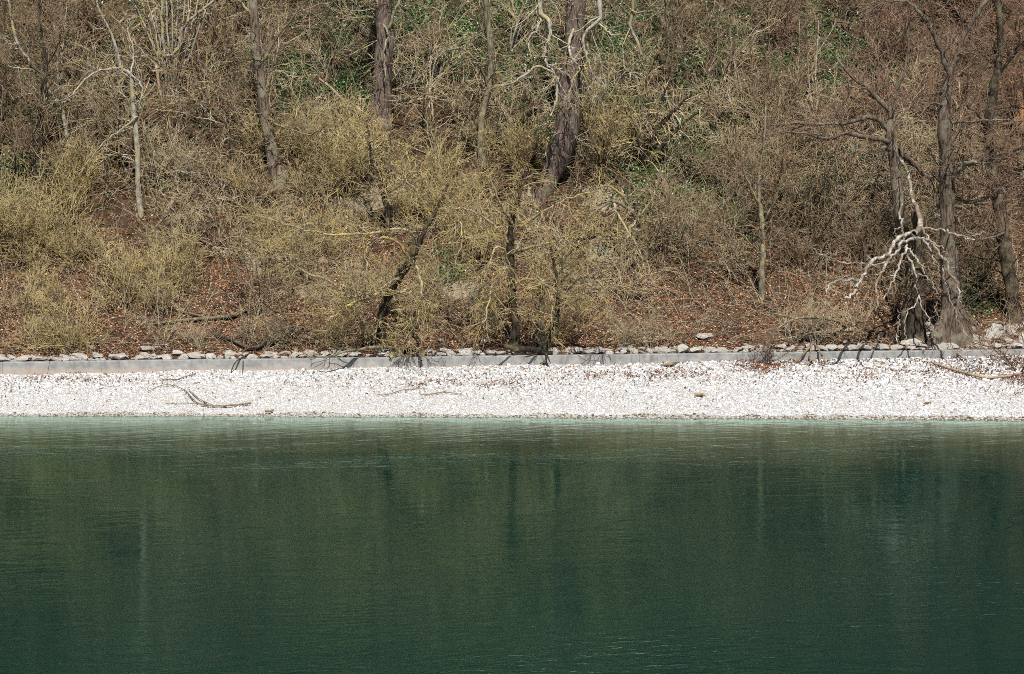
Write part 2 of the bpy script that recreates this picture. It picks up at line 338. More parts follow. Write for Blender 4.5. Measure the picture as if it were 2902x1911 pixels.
def pebbles(rng, N, x, y, z, size, tint, name, mat, parent=None):
    V = CUBE[None] * (1 + rng.normal(size=(N, 8, 3)) * .16)
    V = V * (size[:, None] * np.stack([rng.uniform(.8, 1.3, N), rng.uniform(.65, 1.0, N), rng.uniform(.45, .8, N)], -1))[:, None]
    Rm = rotz(rng.uniform(0, 6.3, N)) @ rotx(rng.normal(size=N) * .35)
    V = np.einsum('nij,nkj->nki', Rm, V) + np.stack([x, y, z], -1)[:, None]
    F = (CF[None] + (np.arange(N) * 8)[:, None, None]).reshape(-1, 4)
    return build(name, V, F, mat, parent, True, np.repeat(tint, 8))
rng = np.random.default_rng(8); N = 50000
x = rng.uniform(-21.5, 21.5, N); t = rng.random(N) ** 1.45 * 1.03 - .03; y = shore(x) + t * (wall_y(x) - shore(x)) - .03; z = beach_z(x, y)
size = np.clip(rng.lognormal(-3.32, .44, N), .018, .085) * (1 + .25 * np.clip(x / 15, -.4, 1)) * np.interp(t, [0, .3, .65, 1], [.66, .74, .98, 1.08])
tint = np.clip(rng.normal(.66, .17, N), .22, 1); wet = (z < .06 + .03 * vnoise(x * 2, x * 0)); tint = np.where(wet, rng.uniform(.0, .45, N) ** 1.3, tint)
tint = np.where(rng.random(N) < .03 + .09 * t, rng.uniform(.05, .45, N), tint)
pebbles(rng, N, x, y, z + size * .12, size, tint, 'gravel', 'stone', beach)['kind'] = 'stuff'

def ico(sub=1):
    import bmesh
    bm = bmesh.new(); bmesh.ops.create_icosphere(bm, subdivisions=sub, radius=1); me = bpy.data.meshes.new('t'); bm.to_mesh(me); bm.free()
    V = np.array([v.co[:] for v in me.vertices]); F = np.array([p.vertices[:] for p in me.polygons]); bpy.data.meshes.remove(me); return V, F
IV, IF = ico(2)
def boulder_mesh(name, seed, mat, blocky=.5):
    rg = np.random.default_rng(seed); V = np.sign(IV) * np.abs(IV) ** (.45 if mat == 'rubble' else .8)
    for _ in range(9):                                # cut by random planes into facets
        nn = norm(rg.normal(size=3)); d = rg.uniform(.55, .85); h = V @ nn - d; V = V - np.where(h > 0, h, 0)[:, None] * nn * .95
    V = V * np.array([1, .8, .72]) * (1 + .05 * rg.normal(size=(len(V), 1)))
    me = bpy.data.meshes.new(name); me.from_pydata(V.tolist(), [], IF.tolist()); me.materials.append(M[mat]); return me
cob = [boulder_mesh('stone', 100 + k, 'cobble') for k in range(6)]
rng = np.random.default_rng(12)
for k in range(300):                                  # the largest stones of the beach, one by one
    x = rng.uniform(-19.5, 20) if k % 3 else rng.uniform(2, 20); t = rng.uniform(.06, .97); y = float(shore(np.float64(x)) + t * (wall_y(x) - shore(np.float64(x))))
    s = rng.uniform(.06, .105) * (1.5 if x > 6 and rng.random() < .3 else 1)
    o = bpy.data.objects.new('stone', cob[k % 6]); COL.objects.link(o); o.parent = beach
    o.location = (x, y, float(beach_z(np.float64(x), y)) + s * .2); o.scale = (s * rng.uniform(1, 1.4), s, s * rng.uniform(.7, 1)); o.rotation_euler = (rng.normal() * .2, rng.normal() * .2, rng.uniform(0, 6.3))
rub = [boulder_mesh('stone', 200 + k, 'rubble') for k in range(8)]
edge = thing('stone_edging', 'row of pale rough limestone blocks laid along the top of the wall', 'stone edging', (0, 7.6, 1.4))
def rock(par, x, y, s, lift=.25, sq=1.0):
    o = bpy.data.objects.new('stone', rub[rng.integers(8)]); COL.objects.link(o); o.parent = par
    o.location = (x - par.location.x, y - par.location.y, float(bank_z(np.float64(x), np.float64(y))) + s * lift * sq - par.location.z)
    o.scale = (s * rng.uniform(.9, 1.6), s * rng.uniform(.8, 1.1), s * rng.uniform(.75, 1.1) * sq); o.rotation_euler = (rng.normal() * .12, rng.normal() * .12, rng.normal() * .35)
x = -20.5
while x < 20.5:
    s = rng.choice([rng.uniform(.05, .10), rng.uniform(.09, .17), rng.uniform(.16, .25)], p=[.4, .4, .2]); rock(edge, x, float(wall_y(x)) + .44 + rng.uniform(-.04, .14), s, rng.uniform(.4, .9)); x += s * rng.uniform(1.4, 2.6)
    for _ in range(2):
        if rng.random() < .75: rock(edge, x + rng.uniform(-.4, .4), float(wall_y(x)) + rng.uniform(.7, 1.2), rng.uniform(.05, .19), rng.uniform(.2, .8))
    if rng.random() < .4: rock(edge, x + rng.uniform(-.3, .3), float(wall_y(x)) + rng.uniform(1.1, 2.2), rng.uniform(.05, .14), .5)
heap = thing('rubble_heap', 'heap of grey limestone blocks around the flared trunk foot at far right', 'rubble', tuple(G(2780, 970)))
for k in range(70):
    p = G(rng.uniform(2560, 2960), rng.uniform(925, 985)); rock(heap, p[0], p[1], rng.uniform(.14, .32), .3)
for px, py, s, lab in ((2727, 962, .42, 'large squared limestone block beside the flared trunk foot'),
                       (2785, 992, .36, 'flat pale limestone slab on the wall edge right of the flared trunk'),
                       (420, 995, .26, 'white limestone lump lying in the leaves above the left part of the wall'),
                       (2000, 960, .30, 'grey boulder half buried in leaf litter above the wall, right of centre')):
    p = G(px, py); o = bpy.data.objects.new('limestone_block', rub[int(px) % 8]); COL.objects.link(o)
    o.location = (p[0], p[1], p[2] + s * .3); o.scale = (s * 1.3, s, s * .8); o.rotation_euler = (.1, -.05, .3); tag(o, lab, 'stone block')

# ------------------------------------------------------------------ ground cover: leaf litter, ivy, brushwood
def leaves(rng, x, y, z, nrm_tilt, size, tint, name, mat, lift):
    N = len(x); e = .15
    gx = (ground(x + e, y) - ground(x - e, y)) / (2 * e); gy = (ground(x, y + e) - ground(x, y - e)) / (2 * e)
    nn = norm(np.stack([-gx, -gy, np.ones(N)], -1) + rng.normal(size=(N, 3)) * nrm_tilt)
    a = norm(np.cross(nn, norm(rng.normal(size=(N, 3))))); b_ = np.cross(nn, a)
    c = np.stack([x, y, z], -1) + nn * (lift * rng.random(N))[:, None]
    s = size[:, None]; w = s * rng.uniform(.45, .75, N)[:, None]; k = (s * rng.normal(size=(N, 1)) * .25)
    V = np.stack([c - a * s, c + b_ * w + nn * k, c + a * s, c - b_ * w + nn * k], 1)
    F = (np.arange(4)[None] + (np.arange(N) * 4)[:, None])
    return build(name, V, F, mat, None, False, np.repeat(tint, 4))
M['leaf'] = tinted('dead_leaves', [(0, (.022, .012, .008)), (.3, (.11, .047, .024)), (.6, (.34, .15, .072)), (.85, (.54, .30, .165)), (1, (.70, .55, .42))], .7, .25)[0]
M['ivy'] = tinted('ivy_leaves', [(0, (.007, .020, .005)), (.5, (.034, .088, .016)), (.85, (.080, .175, .035)), (1, (.22, .30, .11))], .38, .5)[0]
rng = np.random.default_rng(21); N = 330000
x = rng.uniform(-24, 24, N); d = rng.uniform(.1, 29, N); y = wall_y(x) + .3 + d; z = bank_z(x, y); qx, qy = pix(x, y, z)
iv = blobs(qx, qy, IVY); cy = blobs(qx, qy, CLAY); low = np.clip((qy - 450) / 350, 0, 1); pat = fbm(x * .8, y * .8, 3, 51)
keep = rng.random(N) < np.clip((.50 + .32 * low + .5 * pat) * (1 - .85 * np.clip(cy, 0, 1)) * (1 - .8 * np.clip(iv, 0, 1)), .05, 1) * np.clip(d / .6, .35, 1)
x, y, z, low = x[keep], y[keep], z[keep], low[keep]
leaves(rng, x, y, z, .42, rng.uniform(.028, .062, len(x)), np.clip(rng.normal(.25 + .29 * low, .22, len(x)), 0, 1), 'leaf_litter', 'leaf', .05)
tag(bpy.data.objects['leaf_litter'], 'brown dead leaves covering the slope', None, None, 'stuff')
N = 120000                     # leaves blown onto the beach
x = rng.uniform(-20, 20, N); t = rng.uniform(.1, 1, N); y = shore(x) + t * (wall_y(x) - shore(x)); z = beach_z(x, y); qx, qy = pix(x, y, z)
mk = blobs(qx, qy, [(1850, 1062, 260, 22, .5), (2160, 1035, 80, 26, 1.6), (2750, 1045, 200, 30, .8), (2890, 1045, 80, 50, 1.6), (1300, 1085, 250, 18, .5), (2250, 1030, 120, 18, .8), (200, 1080, 200, 15, .25), (2500, 1060, 200, 30, .45)]) + .04 * t
keep = rng.random(N) < mk * .55 * (.6 + .8 * fbm(x * 2, y * 2, 2, 61)); x, y, z = x[keep], y[keep], z[keep]
leaves(rng, x, y, z + .05, .5, rng.uniform(.03, .055, len(x)), np.clip(rng.normal(.40, .2, len(x)), 0, 1), 'blown_leaves', 'leaf', .05)
tag(bpy.data.objects['blown_leaves'], 'brown leaves blown among the beach stones', None, None, 'stuff')
N = 1000000; x = rng.uniform(-24, 24, N); d = rng.uniform(1, 29, N); y = wall_y(x) + .3 + d; z = bank_z(x, y); qx, qy = pix(x, y, z)
iv = blobs(qx, qy, IVY) * np.clip(.95 + 1.1 * fbm(x * .9, y * .9, 3, 71), 0, 1.4) + .035 * (1 - np.clip((qy - 600) / 250, 0, 1))
keep = rng.random(N) < iv * .5; x, y, z, iv = x[keep], y[keep], z[keep], iv[keep]
mound = .10 + .4 * np.clip(fbm(x * 1.7, y * 1.7, 2, 77), 0, 1)
leaves(rng, x, y, z + mound * rng.random(len(x)), .6, rng.uniform(.035, .075, len(x)), np.clip(rng.normal(.5, .26, len(x)), 0, 1), 'ivy_cover', 'ivy', .10)
tag(bpy.data.objects['ivy_cover'], 'dark green ivy carpeting the upper slope', None, None, 'stuff')
# thin sticks, brambles and seedlings, far too many to count
N = 15000; x = rng.uniform(-22, 22, N); d = rng.uniform(.8, 27, N); y = wall_y(x) + .3 + d; z = bank_z(x, y)
dr = norm(np.stack([rng.normal(size=N), rng.normal(size=N) * .7, np.abs(rng.normal(size=N)) * .9 + .05], -1)); L = rng.uniform(.5, 2.4, N); k = 6
O = np.zeros((N, k, 3)); O[:, 0] = np.stack([x, y, z - .03], -1); arch = rng.normal(-.10, .16, N)
for s in range(1, k):
    dr = norm(dr + rng.normal(size=(N, 3)) * .16 + np.stack([0 * x, 0 * x, arch], -1)); O[:, s] = O[:, s - 1] + dr * (L / (k - 1))[:, None]
    O[:, s, 2] = np.maximum(O[:, s, 2], bank_z(O[:, s, 0], O[:, s, 1]) + .01)
R = rng.uniform(.006, .014, N)[:, None] * np.linspace(1, .5, k)[None]
M['brush'] = tinted('brushwood_stems', [(0, (.09, .065, .05)), (.4, (.28, .22, .15)), (.75, (.48, .40, .28)), (1, (.66, .58, .46))], .9, .1)[0]
V, F = tubes(O, R, 3); tag(build('brushwood', V, F, 'brush', tint=np.repeat(np.clip(rng.normal(.45, .25, N), 0, 1), k * 3)), 'tangle of thin dry stems and brambles over the slope', None, None, 'stuff')

# ------------------------------------------------------------------ trees traced from their places on the bank
def limb_pts(spec, m, rng, wob=.015):
    """spec: points (px, py, Y, width in px); gives m world points and radii"""
    W = np.array([[*P(px, py, Y), w * (Y + 90) / FPX / 2] for px, py, Y, w in spec]); W = catmull(W, m)
    W[1:-1, :3] += rng.normal(size=(m - 2, 3)) * wob
    return W[:, :3], np.maximum(W[:, 3], .004)
def stem_mesh(Pt, R, s, rng, rough=.07):
    V, F = tubes(Pt[None], R[None], s); V = V.reshape(len(R), s, 3)
    q = V.reshape(-1, 3); nz = vnoise(q[:, 0] * 5, q[:, 1] * 5, q[:, 2] * 1.3, 7) + .6 * vnoise(q[:, 0] * 12, q[:, 1] * 12, q[:, 2] * 3, 9)
    c = np.repeat(Pt, s, 0); fl = np.repeat(np.clip(R / np.median(R) - 1.05, 0, 1.2), s); th = np.tile(np.arange(s) * 2 * math.pi / s, len(R))
    lob = .30 * fl * (np.sin(th * 3 + 1.1) + .6 * np.sin(th * 5 + 2.3)) if s >= 12 else 0
    V = c + (q - c) * (1 + rough * nz + lob)[:, None]
    tip = len(V); V = np.vstack([V, Pt[-1] + (Pt[-1] - Pt[-2]) * .3 * R[-1] / max(np.linalg.norm(Pt[-1] - Pt[-2]), 1e-6)])
    last = (len(R) - 1) * s; F = np.vstack([F, [[last + a, last + (a + 1) % s, tip, tip] for a in range(s)]]) if False else F
    return V[:tip], F
def tree(name, label, cat, seed, trunk, limbs=(), tmat='trunk', lmat=None, twmat='tw_brown', crown=None, group=None, base=None, tsides=12, trunk_name='trunk', limb_name='limb', trunk_twigs=True, rough=.09):
    """trunk and limbs: lists of (px, py, Y or None, width); Y None takes the depth of the foot"""
    rng = np.random.default_rng(seed); foot = G(*trunk[0][:2]) if base is None else np.asarray(base)
    if base is None: Yf = foot[1]
    else: Yf = foot[1]
    fix = lambda L: [(p[0], p[1], Yf + p[2], p[3]) for p in L]
    root = thing(name, label, cat, tuple(foot), group); lines = []
    tp, tr = limb_pts(fix(trunk), max(8, 5 * len(trunk)), rng)
    if base is None: tp = np.vstack([tp[0] - (tp[1] - tp[0]) * .6 - [0, 0, .25], tp]); tr = np.concatenate([tr[:1] * 1.1, tr])
    V, F = stem_mesh(tp, tr, tsides, rng, rough); build(trunk_name, V, F, tmat, root, True, origin=foot)
    if trunk_twigs: lines.append((tp, tr))
    for L in limbs:
        a, r = limb_pts(fix(L), max(7, 4 * len(L)), rng, .028); V, F = stem_mesh(a, r, 7, rng, .16); build(limb_name, V, F, lmat or tmat, root, True, origin=foot); lines.append((a, r))
    if crown:
        acc, bo = [], []
        for a, r in lines:
            m = 12; u = np.linspace(0, len(r) - 1, m); A = np.stack([np.interp(u, np.arange(len(r)), a[:, q]) for q in range(3)], -1)[None]; Rr = np.interp(u, np.arange(len(r)), r)[None]
            length = np.linalg.norm(np.diff(a, axis=0), axis=1).sum()
            lv = [dict(c) for c in crown]
            for q, c in enumerate(lv):
                nn = c.pop('n'); nn = max(1, int(round(nn * length))) if q == 0 else nn
                A, Rr = sprout(rng, A, Rr, nn, **c); (bo if q == 0 else acc).append(tubes(A, Rr, 4 if q == 0 else 3))
        V, F = join(bo); o = build('boughs', V, F, lmat or tmat, root, True, origin=foot); o['kind'] = 'stuff'
        V, F = join(acc); o = build('twigs', V, F, twmat, root, True, origin=foot); o['kind'] = 'stuff'
    return root
# twig habits: level 1 counts are per metre of stem
FINE = [dict(n=2.2, t=(.12, 1), L=(.8, 2.4), ang=(30, 80), k=7, rr=.35, rmin=.014, rmax=.032, wander=.15, up=.03), dict(n=6, L=(.4, 1.2), ang=(25, 65), k=5, rr=.6, rmin=.011, wander=.13), dict(n=2, L=(.2, .6), ang=(25, 60), k=4, rr=.7, rmin=.007, wander=.12)]
SPARSE = [dict(n=1.3, t=(.2, 1), L=(.6, 2.0), ang=(30, 75), k=7, rr=.35, rmin=.014, rmax=.03, wander=.17, up=.02), dict(n=5, L=(.3, 1.0), ang=(25, 65), k=5, rr=.6, rmin=.011, wander=.15)]
HANG = [dict(n=2.8, t=(.1, 1), L=(.9, 2.6), ang=(40, 90), k=8, rr=.4, rmin=.014, rmax=.032, wander=.15, up=-.10), dict(n=6, L=(.4, 1.2), ang=(25, 60), k=5, rr=.6, rmin=.011, wander=.13, up=-.12), dict(n=1, L=(.2, .6), ang=(25, 60), k=4, rr=.7, rmin=.007, wander=.12, up=-.05)]
WILLOW = [dict(n=3.4, t=(.1, 1), L=(.9, 2.6), ang=(25, 80), k=8, rr=.45, rmin=.014, rmax=.030, wander=.15, up=.0), dict(n=7, L=(.4, 1.3), ang=(20, 65), k=6, rr=.6, rmin=.011, wander=.13, up=-.03), dict(n=2, L=(.2, .7), ang=(20, 55), k=4, rr=.7, rmin=.0075, wander=.12)]

DENSE = [dict(FINE[0], n=3.3), dict(FINE[1]), dict(FINE[2])]

tree('broad_tree', 'thick brown trunk with straggly dead twigs, upper bank left of centre', 'tree', 1,
     [(1072, 365, 0, 74), (1078, 310, 0, 62), (1084, 220, -.1, 54), (1090, 110, -.2, 50), (1086, 0, -.3, 46), (1080, -180, -.4, 42), (1092, -420, -.6, 34)],
     [[(1088, 110, -.3, 10), (1108, 60, -.7, 9), (1130, 0, -1.0, 8), (1165, -90, -1.4, 6)], [(1084, 30, -.3, 12), (1050, -20, -.7, 10), (990, -60, -1.2, 7)],
      [(1080, 60, -.5, 7), (1098, 90, -.8, 5), (1088, 150, -1, 4), (1092, 215, -1.1, 3)], [(1080, -180, -.5, 18), (1150, -330, -.9, 12), (1230, -450, -1.2, 7)], [(1084, -100, -.4, 16), (1000, -260, -.9, 12), (930, -420, -1.2, 6)]],
     'trunk_violet', 'pale', 'tw_brown', HANG, rough=.06)
tree('leaning_tree', 'grey trunk leaning left with dark hollow beside its foot, left of the thick trunk', 'tree', 2,
     [(792, 510, 0, 48), (772, 430, .0, 38), (752, 330, -.1, 32), (735, 200, -.2, 28), (722, 80, -.2, 26), (712, -120, -.3, 20)],
     [[(733, 190, -.2, 10), (790, 100, -.5, 7), (850, 20, -.8, 5)], [(724, 60, -.2, 10), (660, -20, -.6, 7), (600, -60, -.9, 4)], [(752, 330, -.1, 8), (800, 360, -.9, 6), (880, 380, -1.6, 4), (930, 350, -2, 3)]],
     'trunk', 'olive', 'tw_pale', FINE, rough=.07)
tree('gnarled_tree', 'stout violet brown trunk with flared root and twisted pale limbs at upper centre', 'tree', 3,
     [(1540, 552, .05, 46), (1574, 465, -.1, 62), (1600, 385, -.1, 72), (1616, 260, -.1, 66), (1628, 130, -.2, 58), (1634, 0, -.3, 52), (1640, -200, -.5, 44), (1625, -420, -.7, 34)],
     [[(1520, -90, -1.6, 18), (1529, 0, -1.9, 15), (1532, 36, -2, 14), (1551, 52, -2.1, 13), (1558, 80, -2.2, 12), (1553, 120, -2.3, 11), (1542, 155, -2.4, 10), (1548, 178, -2.5, 9), (1572, 207, -2.6, 8), (1582, 250, -2.6, 8), (1572, 300, -2.7, 6), (1560, 330, -2.8, 4)],
      [(1696, -60, -.6, 15), (1698, 30, -1.2, 13), (1700, 60, -1.3, 11), (1668, 80, -1.5, 9), (1652, 110, -1.6, 8), (1660, 150, -1.8, 6), (1675, 195, -1.9, 5), (1700, 260, -2, 4), (1715, 330, -2, 3)],
      [(1531, 50, -2, 7), (1520, 85, -2.2, 6), (1495, 115, -2.4, 5), (1505, 160, -2.5, 3)], [(1572, 207, -2.6, 6), (1520, 190, -2.9, 7), (1470, 225, -3.2, 6), (1420, 245, -3.5, 4)],
      [(1630, 60, -.3, 10), (1612, 140, -1.2, 8), (1640, 200, -1.6, 6), (1620, 230, -1.8, 4), (1612, 310, -2, 3)], [(1640, -200, -.5, 20), (1700, -120, -.7, 16), (1696, -40, -.9, 14)], [(1634, -140, -.5, 20), (1560, -170, -1.2, 18), (1520, -90, -1.6, 16)],
      [(1632, -300, -.6, 18), (1720, -430, -1.2, 10)], [(1700, 70, -1.3, 7), (1735, 100, -1.6, 5), (1760, 98, -1.8, 3)]],
     'trunk_violet', 'pale', 'tw_pale', HANG, rough=.07)
tree('slender_tree', 'slim olive trunk with bulging foot between the two stout trunks', 'tree', 4,
     [(1366, 470, 0, 24), (1362, 400, 0, 20), (1364, 340, 0, 20), (1384, 250, -.1, 15), (1392, 170, -.1, 17), (1382, 60, -.2, 18), (1378, -40, -.2, 17), (1370, -220, -.3, 12)],
     [[(1380, 40, -.2, 7), (1350, -10, -.5, 5), (1290, -60, -.9, 4)], [(1384, 255, -.1, 8), (1360, 190, -.8, 7), (1310, 140, -1.3, 6), (1250, 150, -1.7, 5)], [(1380, 20, -.2, 7), (1420, -50, -.6, 4)]],
     'olive', 'olive', 'tw_pale', HANG)
tree('crooked_tree', 'thin crooked pale tree rising in zigzags from the dark coppice clump', 'tree', 5,
     [(1828, 420, -.1, 12), (1826, 357, -.2, 10), (1815, 290, -.3, 10), (1804, 225, -.5, 9), (1790, 205, -.6, 8), (1817, 172, -.7, 9), (1815, 143, -.8, 9), (1796, 100, -.8, 9), (1785, 75, -.9, 9), (1790, 45, -.9, 10), (1792, 0, -1, 10), (1775, -80, -1.2, 8)],
     [[(1790, 205, -.6, 6), (1785, 230, -.8, 3)], [(1790, 30, -1, 5), (1818, 36, -1.3, 5), (1862, 4, -1.7, 4)], [(1785, 75, -.9, 4), (1765, 130, -1.2, 3), (1772, 200, -1.4, 2)]],
     'pale', 'pale', 'tw_pale', SPARSE, tsides=8)
tree('thin_pole_tree', 'thin grey pole trunk right of the crooked tree, leaning slightly', 'tree', 6,
     [(1872, 270, 0, 12), (1885, 210, 0, 11), (1896, 130, -.1, 10), (1890, 50, -.1, 9), (1880, -80, -.2, 7)], [[(1893, 160, 0, 4), (1930, 150, -.4, 3), (1965, 142, -.8, 2)]], 'trunk', 'pale', 'tw_pale', SPARSE, tsides=8)
tree('birch_like_tree', 'slender pale speckled trunk on the left bank forking under an arching limb', 'tree', 7,
     [(398, 600, 0, 18), (392, 540, 0, 17), (389, 410, 0, 16), (379, 321, 0, 14), (374, 250, -.1, 13), (372, 214, -.1, 12), (345, 192, -.2, 10), (329, 140, -.3, 9), (312, 85, -.3, 7), (282, 32, -.4, 6), (262, -60, -.5, 4)],
     [[(345, 193, -.2, 6), (300, 197, -.7, 6), (255, 215, -1.1, 5), (214, 255, -1.5, 5), (180, 290, -1.8, 3)], [(373, 212, -.1, 7), (395, 230, -.5, 5), (402, 260, -.7, 4), (395, 310, -.9, 3)], [(372, 205, -.1, 6), (378, 150, .3, 5), (360, 80, .6, 4)],
      [(389, 330, -.1, 5), (340, 370, -.8, 5), (290, 410, -1.3, 4), (240, 470, -1.7, 3)]],
     'pale', 'pale', 'tw_pale', SPARSE, tsides=9)
tree('forked_tree', 'pale slim trunk curving up left from the bank near the left edge', 'tree', 8,
     [(208, 455, 0, 13), (195, 425, 0, 12), (182, 340, 0, 12), (172, 308, 0, 11), (140, 262, -.1, 11), (128, 235, -.1, 10), (100, 196, -.2, 10), (50, 122, -.3, 9), (30, 40, -.4, 8), (18, -60, -.5, 6)],
     [[(48, 120, -.3, 5), (30, 128, -.6, 4), (-5, 90, -.9, 3)], [(100, 198, -.2, 5), (60, 195, -.7, 4), (5, 188, -1.1, 3)], [(172, 308, 0, 5), (210, 250, -.5, 4), (260, 200, -.9, 3)]], 'pale', 'pale', 'tw_brown', FINE, tsides=8)
tree('dark_forked_tree', 'dark narrow trunk crossing the pale curved one near the left edge', 'tree', 9,
     [(124, 500, 0, 17), (118, 440, 0, 15), (117, 350, -.3, 13), (113, 272, -.4, 12), (128, 225, -.5, 11), (133, 180, -.5, 9), (122, 120, -.6, 7), (112, 40, -.7, 6), (110, -60, -.8, 4)],
     [[(113, 275, -.4, 6), (100, 268, -.7, 4), (88, 270, -.9, 3)], [(117, 352, -.3, 6), (104, 330, -.7, 6), (92, 350, -1, 4)], [(133, 185, -.5, 5), (160, 140, -.8, 4), (175, 90, -1, 3)]], 'dark', 'dark', 'tw_brown', FINE, tsides=8)
tree('dark_upright_trunk', 'dark upright trunk at the top edge behind the hazel clump', 'tree', 10,  # ivy-clad trunk drawn with plain dark bark, no ivy modelled
     [(492, 190, 0, 30), (490, 100, 0, 28), (488, 0, 0, 27), (486, -200, -.2, 22)], [[(488, -60, 0, 8), (540, -160, -.6, 5)]], 'dark', 'dark', 'tw_brown', SPARSE)
def coppice(name, label, seed, foot, stems, tmat, twmat, crown, limb='stem'):
    f = G(*foot); rng = np.random.default_rng(seed); root = thing(name, label, 'coppice', tuple(f)); lines = []
    for st in stems:
        a, r = limb_pts([(p[0], p[1], f[1] + p[2], p[3]) for p in st], max(8, 4 * len(st)), rng, .02); a = np.vstack([a[0] - [0, 0, .2], a]); r = np.concatenate([r[:1], r])
        V, F = stem_mesh(a, r, 7, rng, .05); build(limb, V, F, tmat, root, True, origin=f); lines.append((a, r))
    acc = []
    for a, r in lines:
        m = 12; u = np.linspace(0, len(r) - 1, m); A = np.stack([np.interp(u, np.arange(len(r)), a[:, q]) for q in range(3)], -1)[None]; Rr = np.interp(u, np.arange(len(r)), r)[None]
        length = np.linalg.norm(np.diff(a, axis=0), axis=1).sum()
        for q, c in enumerate([dict(c) for c in crown]):
            nn = c.pop('n'); nn = max(1, int(round(nn * length))) if q == 0 else nn
            A, Rr = sprout(rng, A, Rr, nn, **c); acc.append(tubes(A, Rr, 3))
    V, F = join(acc); build('twigs', V, F, twmat, root, True, origin=f)['kind'] = 'stuff'
    return root
rg = np.random.default_rng(31)
hz = [[(490 + rg.uniform(-18, 18), 282, rg.uniform(-.3, .3), 7), (485 + a * .45, 200, rg.uniform(-.5, .3), 6), (482 + a, 90 + rg.uniform(-40, 40), rg.uniform(-.8, .4), 5), (480 + a * 1.5, -40, rg.uniform(-1, .5), 3)] for a in np.linspace(-75, 85, 13)]
hz.append([(480, 280, 0, 10), (466, 180, -.2, 9), (460, 90, -.3, 9), (458, -40, -.4, 7)])
hz.append([(478, 275, 0, 9), (461, 168, -.3, 7), (493, 154, -.5, 8), (512, 110, -.6, 8), (518, 82, -.7, 8), (550, 46, -.8, 8), (607, 2, -1, 7), (650, -40, -1.1, 5)])
hz.append([(470, 270, 0, 7), (446, 165, -.2, 7), (425, 110, -.3, 6), (404, 61, -.4, 5), (380, 0, -.5, 3)])
hz.append([(455, 200, -.2, 6), (400, 140, -.5, 6), (350, 80, -.7, 5), (315, 45, -.9, 4)])
coppice('hazel_clump', 'spreading clump of many straight grey stems at upper left', 31, (490, 282), hz, 'pale', 'tw_pale', SPARSE)
cp = [[(1832, 455, 0, 20), (1850, 390, -.3, 17), (1880, 345, -.5, 14), (1925, 300, -.8, 8), (1960, 265, -1, 5)], [(1838, 458, -.2, 15), (1880, 410, -.6, 13), (1935, 350, -1.1, 10), (1990, 310, -1.5, 6)],
      [(1824, 450, 0, 12), (1805, 390, -.4, 8), (1790, 340, -.6, 6), (1780, 300, -.7, 4)], [(1830, 440, -.1, 12), (1836, 360, -.3, 9), (1834, 280, -.4, 7), (1828, 210, -.5, 5)], [(1832, 440, 0, 11), (1856, 350, -.2, 8), (1875, 280, -.3, 6), (1900, 230, -.5, 4)],
      [(1820, 452, -.2, 8), (1790, 410, -.6, 7), (1750, 425, -1, 5)], [(1822, 500, -.3, 10), (1822, 450, -.5, 9), (1810, 400, -.7, 6), (1795, 345, -.8, 4)]]
coppice('dark_coppice', 'dark fan of thick leaning stems in a hollow right of the gnarled trunk', 32, (1832, 458), cp, 'dark', 'tw_pale', HANG)

# willows leaning over the wall
tree('leaning_willow', 'dark leaning willow trunk with yellow lichened boughs, left of two by the wall', 'tree', 14,
     [(1082, 985, 0, 34), (1082, 900, -.1, 30), (1105, 830, -.3, 26), (1132, 783, -.5, 24), (1163, 740, -.7, 22), (1184, 694, -.8, 19), (1205, 650, -.9, 14), (1238, 594, -1.1, 10), (1270, 520, -1.2, 6)],
     [[(1105, 835, -.3, 9), (1070, 832, -1.2, 9), (1030, 850, -1.8, 8), (980, 870, -2.3, 6), (930, 910, -2.7, 4)], [(1100, 835, -.4, 8), (1125, 828, -1.4, 8), (1160, 835, -1.7, 7), (1185, 865, -2.1, 6), (1180, 920, -2.4, 4), (1150, 960, -2.6, 3)],
      [(1132, 785, -.5, 9), (1090, 810, -1.4, 7), (1040, 836, -2, 7), (1000, 842, -2.3, 5), (920, 835, -2.7, 3)], [(1163, 742, -.7, 9), (1130, 690, -1.3, 8), (1080, 675, -1.8, 7), (1035, 710, -2.2, 6), (1040, 770, -2.6, 4), (1000, 810, -2.9, 3)],
      [(1184, 696, -.8, 8), (1150, 650, -1.4, 8), (1060, 660, -1.9, 7), (960, 665, -2.3, 6), (860, 650, -2.6, 5), (735, 612, -3, 3)], [(1205, 650, -.9, 8), (1270, 640, -1.5, 7), (1300, 630, -1.9, 6), (1310, 670, -2.2, 4), (1290, 760, -2.5, 3)],
      [(1170, 730, -.7, 8), (1190, 790, -1.5, 7), (1200, 840, -1.9, 6), (1190, 900, -2.2, 4), (1160, 955, -2.5, 3)], [(1105, 840, -.3, 7), (940, 800, -1.5, 6), (850, 760, -2, 5), (800, 700, -2.4, 3)],
      [(1090, 900, -.2, 6), (1060, 950, -1.0, 5), (1090, 975, -1.5, 3)], [(1220, 620, -1, 7), (1180, 540, -1.5, 6), (1120, 500, -1.9, 4)]],
     'dark', 'yellow', 'tw_willow', WILLOW, rough=.12)
